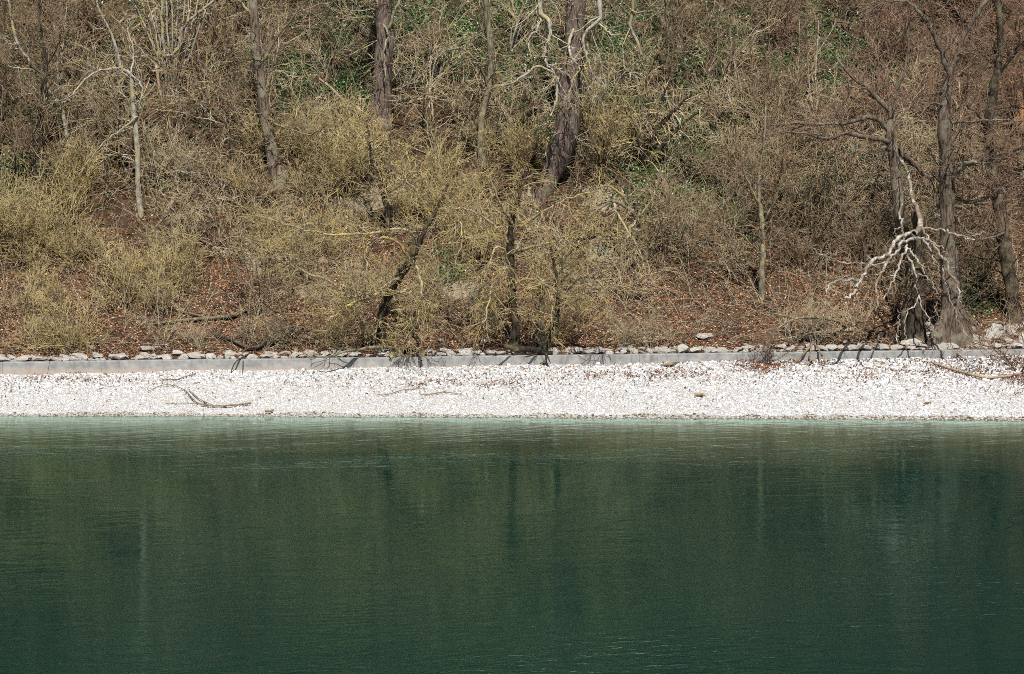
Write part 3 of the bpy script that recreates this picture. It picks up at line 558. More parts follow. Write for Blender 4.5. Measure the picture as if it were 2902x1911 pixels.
tree('split_willow', 'willow with weeping yellow twigs rising from the dark stump at centre', 'tree', 15,
     [(1456, 985, 0, 36), (1460, 930, -.1, 24), (1455, 880, -.2, 22), (1448, 780, -.4, 22), (1446, 690, -.6, 20), (1452, 620, -.8, 14), (1475, 540, -1, 9), (1500, 470, -1.2, 5)],
     [[(1448, 780, -.4, 9), (1430, 760, -1.2, 8), (1400, 800, -1.7, 7), (1385, 860, -2, 5), (1370, 930, -2.2, 4)], [(1447, 720, -.6, 9), (1500, 700, -1.2, 8), (1560, 690, -1.7, 7), (1620, 660, -2.1, 5), (1690, 640, -2.4, 3)],
      [(1446, 690, -.6, 8), (1400, 640, -1.3, 7), (1340, 600, -1.8, 5), (1280, 590, -2.2, 3)], [(1450, 820, -.4, 8), (1490, 790, -1.1, 7), (1540, 800, -1.6, 6), (1560, 850, -1.9, 4), (1565, 920, -2.1, 3)],
      [(1455, 640, -.8, 8), (1410, 560, -1.3, 7), (1380, 480, -1.7, 4)], [(1447, 750, -.5, 8), (1420, 700, -1.3, 6), (1395, 720, -1.8, 5), (1370, 800, -2.1, 3)], [(1452, 660, -.7, 8), (1540, 600, -1.3, 7), (1620, 560, -1.8, 5), (1700, 540, -2.1, 3)]],
     'dark', 'yellow', 'tw_willow', [dict(c) for c in HANG[:1]] + [dict(HANG[1], n=8)] + [dict(HANG[2], n=3)], rough=.12)
tree('twin_stump_willow', 'twin dark willow stems on a horizontal root at the wall, right of the centre stump', 'tree', 16,
     [(1543, 1000, -.1, 40), (1552, 965, -.2, 26), (1574, 915, -.4, 18), (1580, 850, -.7, 12), (1575, 780, -1, 9), (1560, 700, -1.3, 6)],
     [[(1540, 985, -.1, 20), (1534, 920, -.4, 14), (1536, 850, -.7, 10), (1530, 780, -1, 6)], [(1575, 860, -.7, 8), (1640, 790, -1.3, 7), (1700, 800, -1.7, 6), (1720, 860, -2, 4), (1750, 900, -2.2, 3)],
      [(1580, 830, -.8, 7), (1600, 740, -1.3, 6), (1640, 690, -1.7, 5), (1700, 680, -2, 3)], [(1545, 1000, -.3, 12), (1548, 1015, -.8, 9), (1540, 1030, -1.1, 6)]],
     'dark', 'olive', 'tw_willow', WILLOW, rough=.12)
tree('overhanging_stump', 'chunky sawn willow stump jutting over the wall edge below the leaning willow', 'stump', 17,
     [(1166, 975, .2, 34), (1163, 985, -.3, 40), (1160, 997, -1.0, 42), (1161, 1003, -1.6, 36)], [[(1150, 995, -.8, 18), (1125, 1003, -1.6, 13), (1105, 1015, -2.2, 7)], [(1168, 1000, -1.2, 10), (1190, 1008, -2.0, 8), (1195, 1022, -2.4, 4)], [(1150, 990, -.6, 12), (1060, 985, -2.0, 9), (950, 1005, -3.0, 6), (880, 1020, -3.4, 3)]],
     'drift', 'olive', 'tw_willow', SPARSE, rough=.16, trunk_name='stump')
tree('lichened_willow', 'small willow with bright yellow lichen boughs on the slope right of centre', 'tree', 18,
     [(1815, 700, 0, 16), (1808, 640, -.2, 13), (1790, 600, -.5, 11), (1740, 570, -.8, 10), (1700, 590, -1.1, 7), (1640, 640, -1.5, 4)],
     [[(1790, 600, -.5, 8), (1770, 560, -.8, 7), (1720, 520, -1.1, 5)], [(1800, 625, -.4, 8), (1780, 680, -1.1, 7), (1800, 740, -1.5, 5), (1850, 800, -1.9, 3)], [(1740, 575, -.8, 8), (1760, 630, -1.4, 7), (1810, 700, -1.8, 5), (1830, 770, -2, 3)], [(1800, 640, -.2, 7), (1850, 560, -.5, 6), (1870, 480, -.8, 4)]],
     'olive', 'yellow', 'tw_willow', HANG, tsides=9)
tree('dark_slim_tree', 'dark slim bent trunk among the willow brush above the leaning willow', 'tree', 19,
     [(1102, 660, 0, 20), (1096, 590, -.1, 17), (1086, 545, -.2, 17), (1072, 510, -.3, 14), (1055, 470, -.4, 10), (1048, 420, -.5, 7), (1040, 350, -.6, 5)], [[(1086, 545, -.2, 7), (1098, 500, -.5, 6), (1105, 440, -.8, 4)], [(1072, 512, -.3, 6), (1030, 470, -.8, 5), (1000, 400, -1.1, 3)], [(1090, 560, -.2, 6), (1140, 520, -.8, 5), (1190, 470, -1.2, 3)]], 'dark', 'olive', 'tw_willow', WILLOW, tsides=9)
tree('upright_tree', 'slim upright olive trunk on bare leaves between centre and the right hand trees', 'tree', 20,
     [(2158, 848, 0, 18), (2160, 770, 0, 16), (2162, 683, -.1, 15), (2158, 610, -.1, 14), (2150, 560, -.2, 12), (2155, 480, -.2, 9), (2165, 400, -.3, 7), (2170, 300, -.3, 5)],
     [[(2155, 590, -.1, 6), (2130, 540, -.5, 6), (2105, 480, -.9, 4)], [(2162, 640, -.1, 6), (2200, 560, -.5, 5), (2225, 480, -.8, 3)], [(2160, 720, -.1, 5), (2090, 660, -.7, 4), (2030, 640, -1.1, 3)]], 'olive', 'olive', 'tw_brown', FINE, tsides=9)
tree('spreading_tree', 'pale trunk with two long limbs reaching level to the left, right side', 'tree', 21,
     [(2566, 770, 0, 44), (2556, 660, -.1, 36), (2543, 557, -.2, 32), (2535, 464, -.3, 30), (2524, 390, -.4, 27), (2524, 322, -.5, 17), (2502, 295, -.6, 15), (2481, 272, -.6, 13), (2459, 250, -.7, 12), (2420, 222, -.8, 9), (2388, 189, -.9, 7), (2360, 150, -1, 4)],
     [[(2522, 372, -.4, 16), (2481, 334, -.7, 14), (2440, 338, -.9, 12), (2399, 347, -1.1, 10), (2320, 352, -1.4, 8), (2241, 352, -1.7, 6), (2165, 358, -2, 4)], [(2526, 405, -.4, 18), (2500, 397, -.6, 15), (2456, 389, -.9, 13), (2402, 379, -1.1, 12), (2360, 390, -1.3, 10), (2324, 391, -1.5, 9), (2256, 375, -1.8, 6), (2170, 386, -2.2, 4)],
      [(2545, 430, -.4, 16), (2580, 460, .4, 14), (2610, 488, .9, 12), (2640, 512, 1.4, 8)], [(2459, 250, -.7, 6), (2430, 250, -1, 5), (2405, 246, -1.2, 3)], [(2524, 330, -.5, 10), (2545, 260, -.2, 8), (2570, 170, 0, 6), (2575, 60, .2, 4)], [(2530, 430, -.3, 10), (2505, 420, -.8, 8), (2480, 440, -1.1, 5)]],
     'trunk', 'trunk', 'tw_red', FINE)
tree('tall_dark_tree', 'tall dark straight trunk with broad flared foot on the rubble, right side', 'tree', 22,
     [(2690, 975, .1, 125), (2694, 930, .1, 96), (2697, 880, 0, 68), (2692, 780, 0, 54), (2688, 640, -.1, 46), (2682, 480, -.2, 42), (2676, 360, -.3, 38), (2678, 280, -.3, 34), (2690, 215, -.4, 26), (2702, 180, -.4, 18), (2722, 150, -.5, 12), (2716, 120, -.5, 7)],
     [[(2690, 210, -.4, 18), (2660, 130, -.8, 14), (2630, 70, -1.1, 11), (2600, 30, -1.3, 9), (2560, 4, -1.5, 8), (2500, 10, -1.8, 6), (2450, 40, -2, 4)], [(2702, 180, -.4, 14), (2740, 90, -.6, 12), (2770, 40, -.8, 13), (2810, -20, -1, 11), (2850, -120, -1.2, 8)],
      [(2680, 300, -.3, 9), (2640, 295, -.9, 6), (2600, 330, -1.3, 4)], [(2690, 520, -.2, 12), (2720, 480, -1, 13), (2750, 460, -1.4, 11), (2780, 465, -1.6, 8), (2815, 500, -1.8, 6), (2850, 548, -2, 4)],
      [(2720, 480, -1, 7), (2780, 455, -1.5, 7), (2840, 450, -1.9, 6), (2910, 420, -2.3, 5)], [(2700, 560, -.1, 12), (2760, 570, -.7, 12), (2830, 540, -1.2, 11), (2910, 500, -1.6, 9)], [(2690, 350, -.3, 8), (2750, 345, -1, 7), (2830, 340, -1.5, 5), (2900, 345, -1.9, 3)], [(2695, 600, -.2, 9), (2750, 660, -1, 8), (2790, 680, -1.4, 6), (2850, 660, -1.8, 5)]],
     'trunk', 'trunk', 'tw_red', DENSE, tsides=22, rough=.12)
tree('short_twin_trunk', 'short dark furrowed trunk standing close left of the flared foot', 'tree', 23,
     [(2592, 968, .1, 66), (2594, 930, 0, 50), (2598, 880, 0, 44), (2604, 800, 0, 38), (2606, 720, -.1, 32), (2600, 660, -.2, 24), (2588, 600, -.3, 14)], [[(2560, 960, -.1, 18), (2562, 900, -.3, 14), (2566, 830, -.4, 10), (2572, 760, -.6, 6)]], 'dark', 'dark', 'tw_brown', SPARSE, tsides=14, rough=.14)
tree('edge_tree', 'dark brown trunk bowed along the right edge of the bank', 'tree', 24,
     [(2872, 905, 0, 50), (2868, 830, 0, 42), (2850, 720, 0, 38), (2836, 610, -.1, 36), (2818, 500, -.2, 34), (2804, 400, -.2, 32), (2806, 320, -.3, 30), (2822, 220, -.3, 24), (2835, 120, -.4, 20), (2830, 0, -.5, 16), (2840, -150, -.6, 12)],
     [[(2822, 220, -.3, 10), (2870, 160, -.7, 8), (2910, 100, -1, 6)], [(2830, 30, -.5, 9), (2790, -40, -.9, 6)], [(2804, 400, -.2, 10), (2780, 330, -.8, 8), (2740, 300, -1.2, 5)], [(2812, 470, -.2, 9), (2870, 430, -.8, 8), (2910, 410, -1.1, 6)]], 'dark', 'dark', 'tw_red', DENSE, tsides=12)
def hang(L, y0, y1):                                                        # claw branches traced in the right-hand detail view
    nL = len(L); return [(2170 + q[0] / 2.798, 540 + q[1] / 2.798, y0 + (y1 - y0) * k / max(nL - 1, 1), q[2] * .7) for k, q in enumerate(L)]
Yw = 8.6
hub = P(2605, 645, Yw)
tree('dead_hanging_limb', 'bleached dead limb with long clawlike branches hanging over the wall at right', 'dead limb', 25,
     [(2542, 440, 4.2, 9), (2552, 455, 3.6, 9), (2570, 480, 2.8, 9), (2580, 530, 2.0, 9), (2588, 570, 1.3, 10), (2605, 610, .6, 14), (2607, 645, 0, 17), (2590, 662, -.5, 14)],
     [hang([(1085, 105, 5), (1066, 180, 10), (1082, 280, 10), (1097, 380, 11), (1108, 450, 12), (1130, 530, 10), (1170, 600, 9), (1190, 680, 8), (1185, 760, 7), (1215, 830, 7), (1235, 920, 6), (1290, 1020, 6), (1320, 1090, 5), (1345, 1160, 4)], 1.0, -2.6),
      hang([(1210, 300, 18), (1130, 345, 15), (1050, 375, 15), (1005, 440, 16), (960, 510, 15), (850, 552, 14), (790, 640, 14), (742, 715, 13), (715, 780, 12), (690, 822, 11), (620, 858, 8)], 0, -3.9),
      hang([(735, 715, 11), (650, 710, 9), (530, 730, 9), (500, 765, 9), (475, 820, 6)], -3.3, -4.2), hang([(650, 710, 6), (640, 740, 5), (622, 752, 3)], -3.5, -3.7),
      hang([(1235, 380, 8), (1160, 388, 11), (1080, 412, 11), (1050, 470, 11), (980, 550, 11), (930, 630, 11), (890, 710, 11), (872, 790, 10), (892, 860, 9), (870, 955, 6)], -.3, -3.9),
      hang([(1120, 460, 10), (1080, 530, 10), (1045, 620, 9), (1010, 720, 7), (965, 800, 6), (935, 872, 6)], -.9, -3.2), hang([(1120, 455, 9), (1160, 500, 8), (1205, 555, 8), (1240, 610, 7), (1256, 662, 4)], -.8, -2.2),
      hang([(1230, 285, 12), (1300, 390, 10), (1350, 450, 9), (1392, 520, 9), (1442, 565, 9), (1460, 660, 9), (1502, 705, 8), (1532, 785, 7), (1530, 840, 6), (1556, 892, 4)], 0, -2.8),
      hang([(1250, 390, 8), (1300, 460, 7), (1330, 560, 6), (1350, 600, 6), (1385, 640, 4)], -.3, -2), hang([(1190, 655, 5), (1300, 705, 6), (1330, 770, 5), (1372, 824, 3)], -1.2, -2.2), hang([(1310, 708, 4), (1330, 635, 3)], -1.8, -1.9),
      hang([(1150, 380, 8), (1250, 375, 9), (1330, 412, 7), (1410, 462, 5)], -.6, -1.5), hang([(1030, 560, 6), (870, 590, 7), (720, 572, 7), (610, 572, 6), (520, 540, 6), (440, 505, 5), (350, 440, 3)], -.9, -3),
      hang([(1250, 300, 9), (1380, 315, 10), (1450, 328, 9), (1530, 362, 9), (1660, 392, 6)], 0, -1.2), hang([(1610, 380, 5), (1680, 350, 5), (1740, 325, 4)], -1, -1.3),
      hang([(1215, 830, 5), (1180, 910, 5), (1120, 960, 5), (1105, 1060, 4), (1112, 1180, 3)], -1.6, -2.4), hang([(1065, 980, 4), (1050, 1080, 4), (1042, 1160, 4), (1055, 1230, 3)], -2, -2.2), hang([(1400, 600, 8), (1420, 720, 6), (1480, 900, 6), (1520, 1020, 6), (1640, 1190, 5), (1740, 1310, 3)], -.8, -2.8),
      hang([(1420, 730, 6), (1490, 810, 4)], -1.2, -1.6), hang([(1360, 880, 5), (1340, 960, 4), (1400, 1020, 3)], -1.4, -1.8), hang([(1095, 300, 5), (1050, 300, 5), (1010, 340, 3)], .2, -.4)],
     'bleached', 'bleached', 'tw_pale', [dict(n=.9, t=(.25, 1), L=(.3, .9), ang=(30, 70), k=5, rr=.4, rmin=.008, rmax=.016, wander=.25, up=-.08), dict(n=3, L=(.15, .4), ang=(25, 60), k=4, rr=.6, rmin=.008, wander=.2)],
     base=hub, tsides=9, trunk_name='stem', limb_name='branch', trunk_twigs=False, rough=.1)

# dead snags, logs and boughs one can tell apart
def stick(name, label, cat, seed, spec, mat, sides=8, rough=.1, limbs=(), part='branch', ground_it=True, lift=.0):
    rng = np.random.default_rng(seed)
    def pts(s):
        out = []
        for p in s:
            if len(p) == 3: g = G(p[0], p[1]); out.append([g[0], g[1], g[2] + p[2] * .012 / 2 + lift, p[2] * (g[1] + 90) / FPX / 2])
            else: out.append([*P(p[0], p[1], p[2]), p[3] * (p[2] + 90) / FPX / 2])
        return np.array(out)
    W = catmull(pts(spec), max(8, 4 * len(spec))); o0 = W[0, :3].copy(); V, F = stem_mesh(W[:, :3], W[:, 3], sides, rng, rough)
    s = sides; V = np.vstack([V, W[0, :3], W[-1, :3]]); c0, c1 = len(V) - 2, len(V) - 1; last = (len(W) - 1) * s
    caps = [[c0, (a + 1) % s, a, a] for a in range(s)] + [[c1, last + a, last + (a + 1) % s, last + (a + 1) % s] for a in range(s)]
    tri = np.array([[c[0], c[1], c[2]] for c in caps]); Fq = np.concatenate([F[:, [0, 1, 2]], F[:, [0, 2, 3]], tri])
    o = build(name, V, Fq, mat, None, True, origin=o0); tag(o, label, cat)
    for L in limbs:
        W2 = catmull(pts(L), max(7, 4 * len(L))); V2, F2 = stem_mesh(W2[:, :3], W2[:, 3], 5, rng, rough); build(part, V2, F2, mat, o, True, origin=o0)
    return o
stick('fallen_log', 'long pale log lying aslant behind the slender speckled tree', 'log', 41, [(150, 298, 13), (230, 266, 13), (300, 238, 13), (372, 214, 12), (420, 204, 9), (458, 200, 7)], 'wood_pale', limbs=[[(215, 270, 6), (190, 268, 4), (160, 262, 3)]])
stick('broken_stub', 'thick pale broken branch propped steeply on the leaves, left side', 'dead branch', 42, [(499, 548, 15.9, 14), (488, 572, 15.8, 14), (470, 600, 15.7, 12), (456, 630, 15.6, 8)], 'wood_pale')
stick('pale_stake', 'straight pale stake standing in front of the hazel clump', 'dead branch', 43, [(456, 276, 21.2, 8), (450, 240, 21.1, 8), (443, 186, 21.0, 9)], 'wood_pale', limbs=[[(432, 202, 21.0, 5), (446, 201, 21.0, 5), (462, 200, 21.0, 5)]])
for k, (a, b_, w) in enumerate((((392, 80), (450, 22), 8), ((405, 88), (462, 28), 7), ((408, 62), (438, 60), 7), ((372, 98), (420, 66), 6), ((336, 84), (350, 72), 7))):
    stick('split_log', ['longest pale split log in the pile at upper left', 'second pale split log parallel to the longest in the upper left pile', 'short pale split log lying level across the upper left pile', 'thin split log below the upper left pile', 'small log end left of the upper left pile'][k], 'log', 44 + k, [(*a, w), ((a[0] + b_[0]) / 2, (a[1] + b_[1]) / 2, w), (*b_, w)], 'wood_pale', lift=.05 * k)
stick('dark_snag', 'dark thin rotten snag left of the slender speckled trunk', 'snag', 50, [(302, 545, 17.1, 16), (300, 490, 17.1, 14), (300, 440, 17.1, 12), (301, 418, 17.1, 7)], 'dark')
stick('leaning_pale_branch', 'pale bare branch leaning left of the thick trunk', 'dead branch', 51, [(978, 292, 21.2, 8), (938, 250, 21.1, 8), (910, 228, 21.0, 7), (888, 210, 20.9, 4)], 'wood_pale')
stick('mossy_log', 'thick brown dead trunk lying level beneath the dark coppice', 'log', 52, [(1640, 346, 9), (1720, 345, 13), (1800, 340, 13), (1860, 338, 11)], 'wood_pale', lift=.1)
stick('fallen_bough', 'mossy bough lying along the slope foot, left of the leaning willow', 'dead branch', 53, [(700, 890, 16), (660, 908, 13), (600, 915, 10), (520, 919, 8), (430, 930, 5)], 'olive', limbs=[[(600, 915, 6), (540, 900, 5), (470, 880, 4), (380, 866, 3)]], lift=.1)
stick('low_bough', 'dark bough sloping down to the wall top, left of the leaning willow', 'dead branch', 54, [(600, 955, 7), (650, 975, 9), (714, 1000, 10), (760, 985, 12), (830, 960, 9)], 'dark', limbs=[[(714, 1000, 7.0, 6), (690, 1012, 6.4, 5), (665, 1030, 5.9, 4), (648, 1075, 5.6, 3)], [(690, 1012, 6.4, 4), (688, 1060, 5.8, 3)]], lift=.12)
stick('root_log', 'dark gnarled root lying level on the wall top under the centre willows', 'root', 70, [(1566, 1000, 7.5, 10), (1540, 998, 7.4, 20), (1505, 990, 7.35, 16), (1470, 990, 7.4, 20), (1440, 984, 7.6, 12), (1405, 978, 7.9, 6)], 'dark', 12, .3, limbs=[[(1545, 1000, 7.4, 8), (1552, 1012, 6.9, 5), (1560, 1030, 6.6, 2)], [(1530, 998, 7.3, 6), (1505, 1008, 6.9, 5), (1485, 1012, 6.7, 2)], [(1470, 992, 7.3, 7), (1440, 1000, 6.9, 5), (1395, 1010, 6.5, 2)], [(1540, 996, 7.4, 7), (1530, 975, 7.3, 6), (1500, 962, 7.1, 3)]])
stick('brown_log', 'short brown log on the leaf litter left of the flared trunks', 'log', 55, [(2310, 956, 11), (2350, 950, 14), (2420, 944, 12)], 'wood_pale', lift=.05)
stick('arched_bough', 'thin arched bough springing over the leaves left of the dead hanging limb', 'dead branch', 56, [(2405, 935, 10.8, 9), (2370, 910, 9.8, 9), (2310, 900, 9.2, 9), (2250, 905, 8.6, 7), (2200, 935, 8.2, 5), (2170, 980, 8.0, 4)], 'olive', limbs=[[(2250, 905, 8.6, 5), (2210, 892, 8.2, 4), (2160, 885, 7.8, 3)]])
stick('forked_dead_branch', 'grey forked dead branch draped over the wall right of the leaf pile', 'dead branch', 57, [(2300, 955, 10.2, 7), (2303, 972, 9.0, 7), (2280, 1000, 7.9, 7), (2250, 1032, 7.3, 5), (2215, 1064, 6.3, 3)], 'drift', limbs=[[(2303, 972, 9.0, 5), (2320, 990, 8.0, 6), (2340, 1030, 7.2, 5), (2375, 1072, 6.0, 3)], [(2302, 970, 8.3, 6), (2295, 1010, 7.8, 5), (2298, 1022, 7.5, 4), (2330, 1060, 6.3, 3)], [(2300, 1025, 7.3, 5), (2250, 1045, 6.7, 4), (2190, 1070, 6.0, 3)]])
stick('long_pale_branch', 'long pale branch lying on the stones near the right edge', 'driftwood', 58, [(2640, 1035, 6), (2700, 1055, 8), (2760, 1072, 9), (2800, 1078, 7), (2850, 1074, 6), (2905, 1062, 5)], 'wood_pale', limbs=[[(2700, 1055, 4), (2680, 1044, 4), (2620, 1030, 3)]], lift=.06)
stick('propped_branch', 'pale short branch propped across the wall right of the flared trunk', 'dead branch', 59, [(2685, 975, 10.0, 7), (2706, 995, 9.0, 6), (2725, 1010, 8.0, 7), (2740, 1022, 7.5, 4)], 'wood_pale')
stick('driftwood_branch', 'forked brown branch on the lower gravel at left', 'driftwood', 60, [(712, 1151, 4.8), (670, 1156, 4.8), (610, 1158, 4.2), (560, 1150, 3.6), (520, 1110, 2.4), (470, 1097, 2.0), (420, 1115, 2.0)], 'drift', limbs=[[(600, 1157, 3.0), (540, 1150, 2.4), (470, 1150, 2.0)], [(585, 1150, 2.4), (555, 1130, 2.4), (535, 1110, 2.0)], [(610, 1158, 2.4), (570, 1140, 2.0), (545, 1120, 2.0)]], lift=.07)
stick('hooked_twig', 'hooked dark twig on the upper gravel left of the driftwood branch', 'driftwood', 61, [(460, 1090, 2.4), (462, 1082, 3.0), (500, 1082, 3.0), (530, 1072, 3.0), (553, 1066, 2.4)], 'drift', lift=.06)
stick('thin_driftwood', 'thin brown branch lying mid gravel, centre left', 'driftwood', 62, [(1070, 1125, 2.4), (1100, 1124, 3.0), (1140, 1112, 3.0), (1180, 1108, 2.4), (1205, 1105, 2.0)], 'drift', lift=.06)
stick('curved_driftwood', 'long thin curved stick on the gravel below the centre stump', 'driftwood', 63, [(1190, 1126, 2.4), (1230, 1122, 3.0), (1260, 1118, 2.4), (1310, 1124, 2.0)], 'drift', lift=.06)
stick('flat_bark_piece', 'flat brown bark piece on the upper gravel right of centre', 'driftwood', 64, [(1872, 1042, 5), (1890, 1043, 9), (1905, 1041, 9), (1925, 1034, 4)], 'drift', lift=.07)
stick('short_drift_log', 'short grey log on the lower gravel, right of centre', 'driftwood', 65, [(1968, 1128, 7), (1985, 1128, 10), (1998, 1130, 7)], 'drift', lift=.07)
stick('ochre_stick', 'small ochre stick on the lower gravel at right', 'driftwood', 66, [(2618, 1152, 5), (2628, 1150, 6), (2638, 1148, 5)], 'wood_orange', lift=.06)
stick('waterline_bark', 'curled brown bark at the waterline, left of centre', 'driftwood', 67, [(752, 1174, 6), (765, 1175, 7), (775, 1170, 4)], 'drift', lift=.07)
stick('broken_orange_trunk', 'snapped trunk with bare orange splintered wood at the right edge', 'snag', 68, [(2905, 372, 22.6, 60), (2894, 350, 22.6, 46), (2892, 310, 22.6, 30), (2888, 270, 22.6, 16), (2884, 255, 22.6, 6)], 'wood_orange', 10, .25, limbs=[[(2905, 340, 22.6, 14), (2880, 344, 22.0, 12), (2845, 352, 21.4, 7), (2815, 340, 21.0, 5)]])
stick('grey_leaning_post', 'pale grey broken stem below the snapped trunk at the right edge', 'snag', 69, [(2899, 520, 20.2, 18), (2898, 470, 20.2, 18), (2894, 430, 20.2, 16), (2890, 412, 20.2, 8)], 'bleached', 9, .15)

# ------------------------------------------------------------------ shrubs: a few grown kinds, copied one by one
def shrub(kind, seed, stems, H, spread, mats, l1, l2, l3, droop, names=('stems', 'twigs'), r0=(.012, .028), wander=.1, short=1.0):
    rg = np.random.default_rng(seed); root = thing(kind, '', 'shrub'); k = 8; N = stems
    az = rg.uniform(0, 2 * math.pi, N); tl = np.radians(np.abs(rg.normal(0, spread, N)).clip(2, 85)); d = np.stack([np.sin(tl) * np.cos(az), np.sin(tl) * np.sin(az), np.cos(tl)], -1)
    O = np.zeros((N, k, 3)); O[:, 0] = rg.normal(size=(N, 3)) * [.15, .15, 0] - [0, 0, .15]; L = H * rg.uniform(.55, 1.1, N)
    for s in range(1, k): d = norm(d + rg.normal(size=(N, 3)) * wander + [0, 0, droop]); O[:, s] = O[:, s - 1] + d * (L / (k - 1))[:, None]
    R = rg.uniform(*r0, N)[:, None] * np.linspace(1, .35, k)[None]
    V, F = tubes(O, R, 5); build(names[0], V, F, mats[0], root)
    acc = []; A, Rr = sprout(rg, O, R, l1, t=(.2, .98), L=(.3 * H * short, .65 * H * short), ang=(15, 55), k=7, rr=.6, rmin=.014, rmax=.024, wander=.11, up=droop * .6); acc.append(tubes(A, Rr, 3))
    A, Rr = sprout(rg, A, Rr, l2, t=(.15, 1), L=(.14 * H * short, .40 * H * short), ang=(18, 55), k=5, rr=.65, rmin=.0105, wander=.12, up=droop * .4); acc.append(tubes(A, Rr, 3))
    if l3: A, Rr = sprout(rg, A, Rr, l3, t=(.2, 1), L=(.07 * H, .16 * H), ang=(20, 60), k=4, rr=.75, rmin=.0055, wander=.18); acc.append(tubes(A, Rr, 3))
    V, F = join(acc); build(names[1], V, F, mats[1], root)['kind'] = 'stuff'
    return root
KIND = {
 'dark': [shrub('dark_shrub', 440 + q, 7, 3.0, 40, ('dark', 'tw_brown'), 7, 4, 0, -.03, wander=.18, r0=(.025, .05)) for q in range(2)],
 'willow': [shrub('willow_shrub', 300 + q, 20, 2.7, 24 + 6 * q, ('tw_willow', 'tw_willow'), 5, 2, 0, .02, wander=.12) for q in range(3)],
 'bushy': [shrub('bushy_shrub', 320 + q, 20, 2.0, 42, ('tw_pale', 'tw_willow'), 6, 2, 0, .0, wander=.14) for q in range(3)],
 'grey': [shrub('grey_shrub', 340 + q, 7, 3.4, 28, ('trunk', 'tw_brown'), 7, 4, 0,   .0, wander=.14, r0=(.022, .05)) for q in range(4)],
 'pale': [shrub('pale_shrub', 360 + q, 6, 3.4, 36, ('pale', 'tw_pale'), 6, 4, 0, -.04, wander=.19, r0=(.024, .05)) for q in range(5)],
 'red': [shrub('reddish_shrub', 380 + q, 8, 2.9, 34, ('trunk', 'tw_red'), 8, 5, 0, .0, wander=.14, r0=(.02, .04)) for q in range(3)],
 'arch': [shrub('arching_shrub', 400 + q, 8, 3.3, 44, ('pale', 'tw_pale'), 6, 3, 0, -.10, wander=.14, r0=(.018, .035)) for q in range(4)],
 'sapling': [shrub('sapling', 420 + q, 1 + q % 2, 5.5, 7, ('pale' if q % 2 else 'trunk', 'tw_brown'), 16, 5, 0, .01, wander=.09, r0=(.045, .065), names=('trunk', 'twigs'), short=.45) for q in range(4)]}
USED = set()
def plant(kind, px, py, sc, label, group=None, rz=None, tilt=None, q=None):
    L = KIND[kind]; q = rng.integers(len(L)) if q is None else q; p = G(px, py)
    rz = rng.uniform(0, 6.28) if rz is None else rz; tilt = (rng.uniform(.0, .45), rng.normal() * .15) if tilt is None else tilt
    R_ = L[q]
    if (kind, q) not in USED:
        USED.add((kind, q)); R_.location = tuple(p); R_.scale = (sc,) * 3; R_.rotation_euler = (0, 0, rz); R_['label'] = label
        if group: R_['group'] = group
        return R_
    r = dup(R_, tuple(p), 0, sc, (0, 0), label, None)
    r.rotation_mode = 'ZYX'; r.rotation_euler = (tilt[0], tilt[1], rz)
    if not group and 'group' in r: del r['group']
    elif group: r['group'] = group
    return r
rng = np.random.default_rng(77)
# named individuals
plant('bushy', 195, 985, 1.15, 'dense yellowish bush growing on the wall edge near the left edge', q=0)
plant('willow', 130, 700, 1.25, 'tall yellowish willow shrub at the left edge above the dense bush')
plant('grey', 745, 895, 1.0, 'fan of dark thin stems at the slope foot left of the leaning willow', tilt=(.2, -.35))
plant('red', 2180, 1035, .55, 'small reddish dry shrub in the leaf pile at the wall, right of centre')
plant('red', 2890, 1050, 1.05, 'reddish dry shrub on the gravel at the right edge')
plant('willow', 1040, 470, 1.05, 'yellowish broom of willow shoots around the foot of the thick trunk')
LAND = {'the thick brown trunk': (1085, 250), 'the leaning grey trunk': (760, 380), 'the gnarled violet trunk': (1605, 330), 'the slim bulging trunk': (1375, 330), 'the dark coppice fan': (1840, 420),
 'the thin grey pole': (1890, 150), 'the pale speckled trunk': (386, 400), 'the long pale log': (280, 250), 'the hazel clump': (490, 200), 'the dark forked trunk': (118, 350), 'the leaning willow': (1120, 840), 'the centre stump': (1455, 930),
 'the twin stump willow': (1550, 930), 'the lichened willow': (1790, 640), 'the dark slim bent trunk': (1090, 560), 'the upright olive trunk': (2160, 720), 'the spreading tree': (2540, 500), 'the tall dark trunk': (2685, 500),
 'the bowed edge trunk': (2830, 550), 'the dead hanging limb': (2560, 780), 'the snapped orange trunk': (2890, 330), 'the propped pale stub': (480, 590), 'the mossy fallen bough': (580, 915), 'the clay scar': (745, 720),
 'the dark rotten snag': (300, 480), 'the upper left log pile': (420, 60), 'the short furrowed trunk': (2598, 850), 'the arched bough': (2290, 910), 'the level fallen log': (1750, 345), 'the two level limbs': (2330, 370), 'the top right fork': (2720, 100), 'the crooked pale tree': (1800, 130)}
TAKEN = set()
def where(px, py, look, off=''):
    cand = sorted(LAND.items(), key=lambda e: math.hypot(e[1][0] - px, e[1][1] - py))[:7]
    for far in ('just ', '', 'farther '):
        for nm, (lx, ly) in cand[:4] if far == 'just ' else cand:
            dx, dy = px - lx, py - ly; r = math.hypot(dx, dy)
            if (far == 'just ' and r > 130) or (far == 'farther ' and r < 200): continue
            w = ('right of' if dx > 0 else 'left of') if abs(dx) > 1.2 * abs(dy) else ('below' if dy > 0 else 'above') if abs(dy) > 1.8 * abs(dx) else ('below and right of' if dx > 0 and dy > 0 else 'below and left of' if dy > 0 else 'above and right of' if dx > 0 else 'above and left of')
            lab = f'{look} {far}{w} {nm}'
            if lab not in TAKEN: TAKEN.add(lab); return lab
    return None
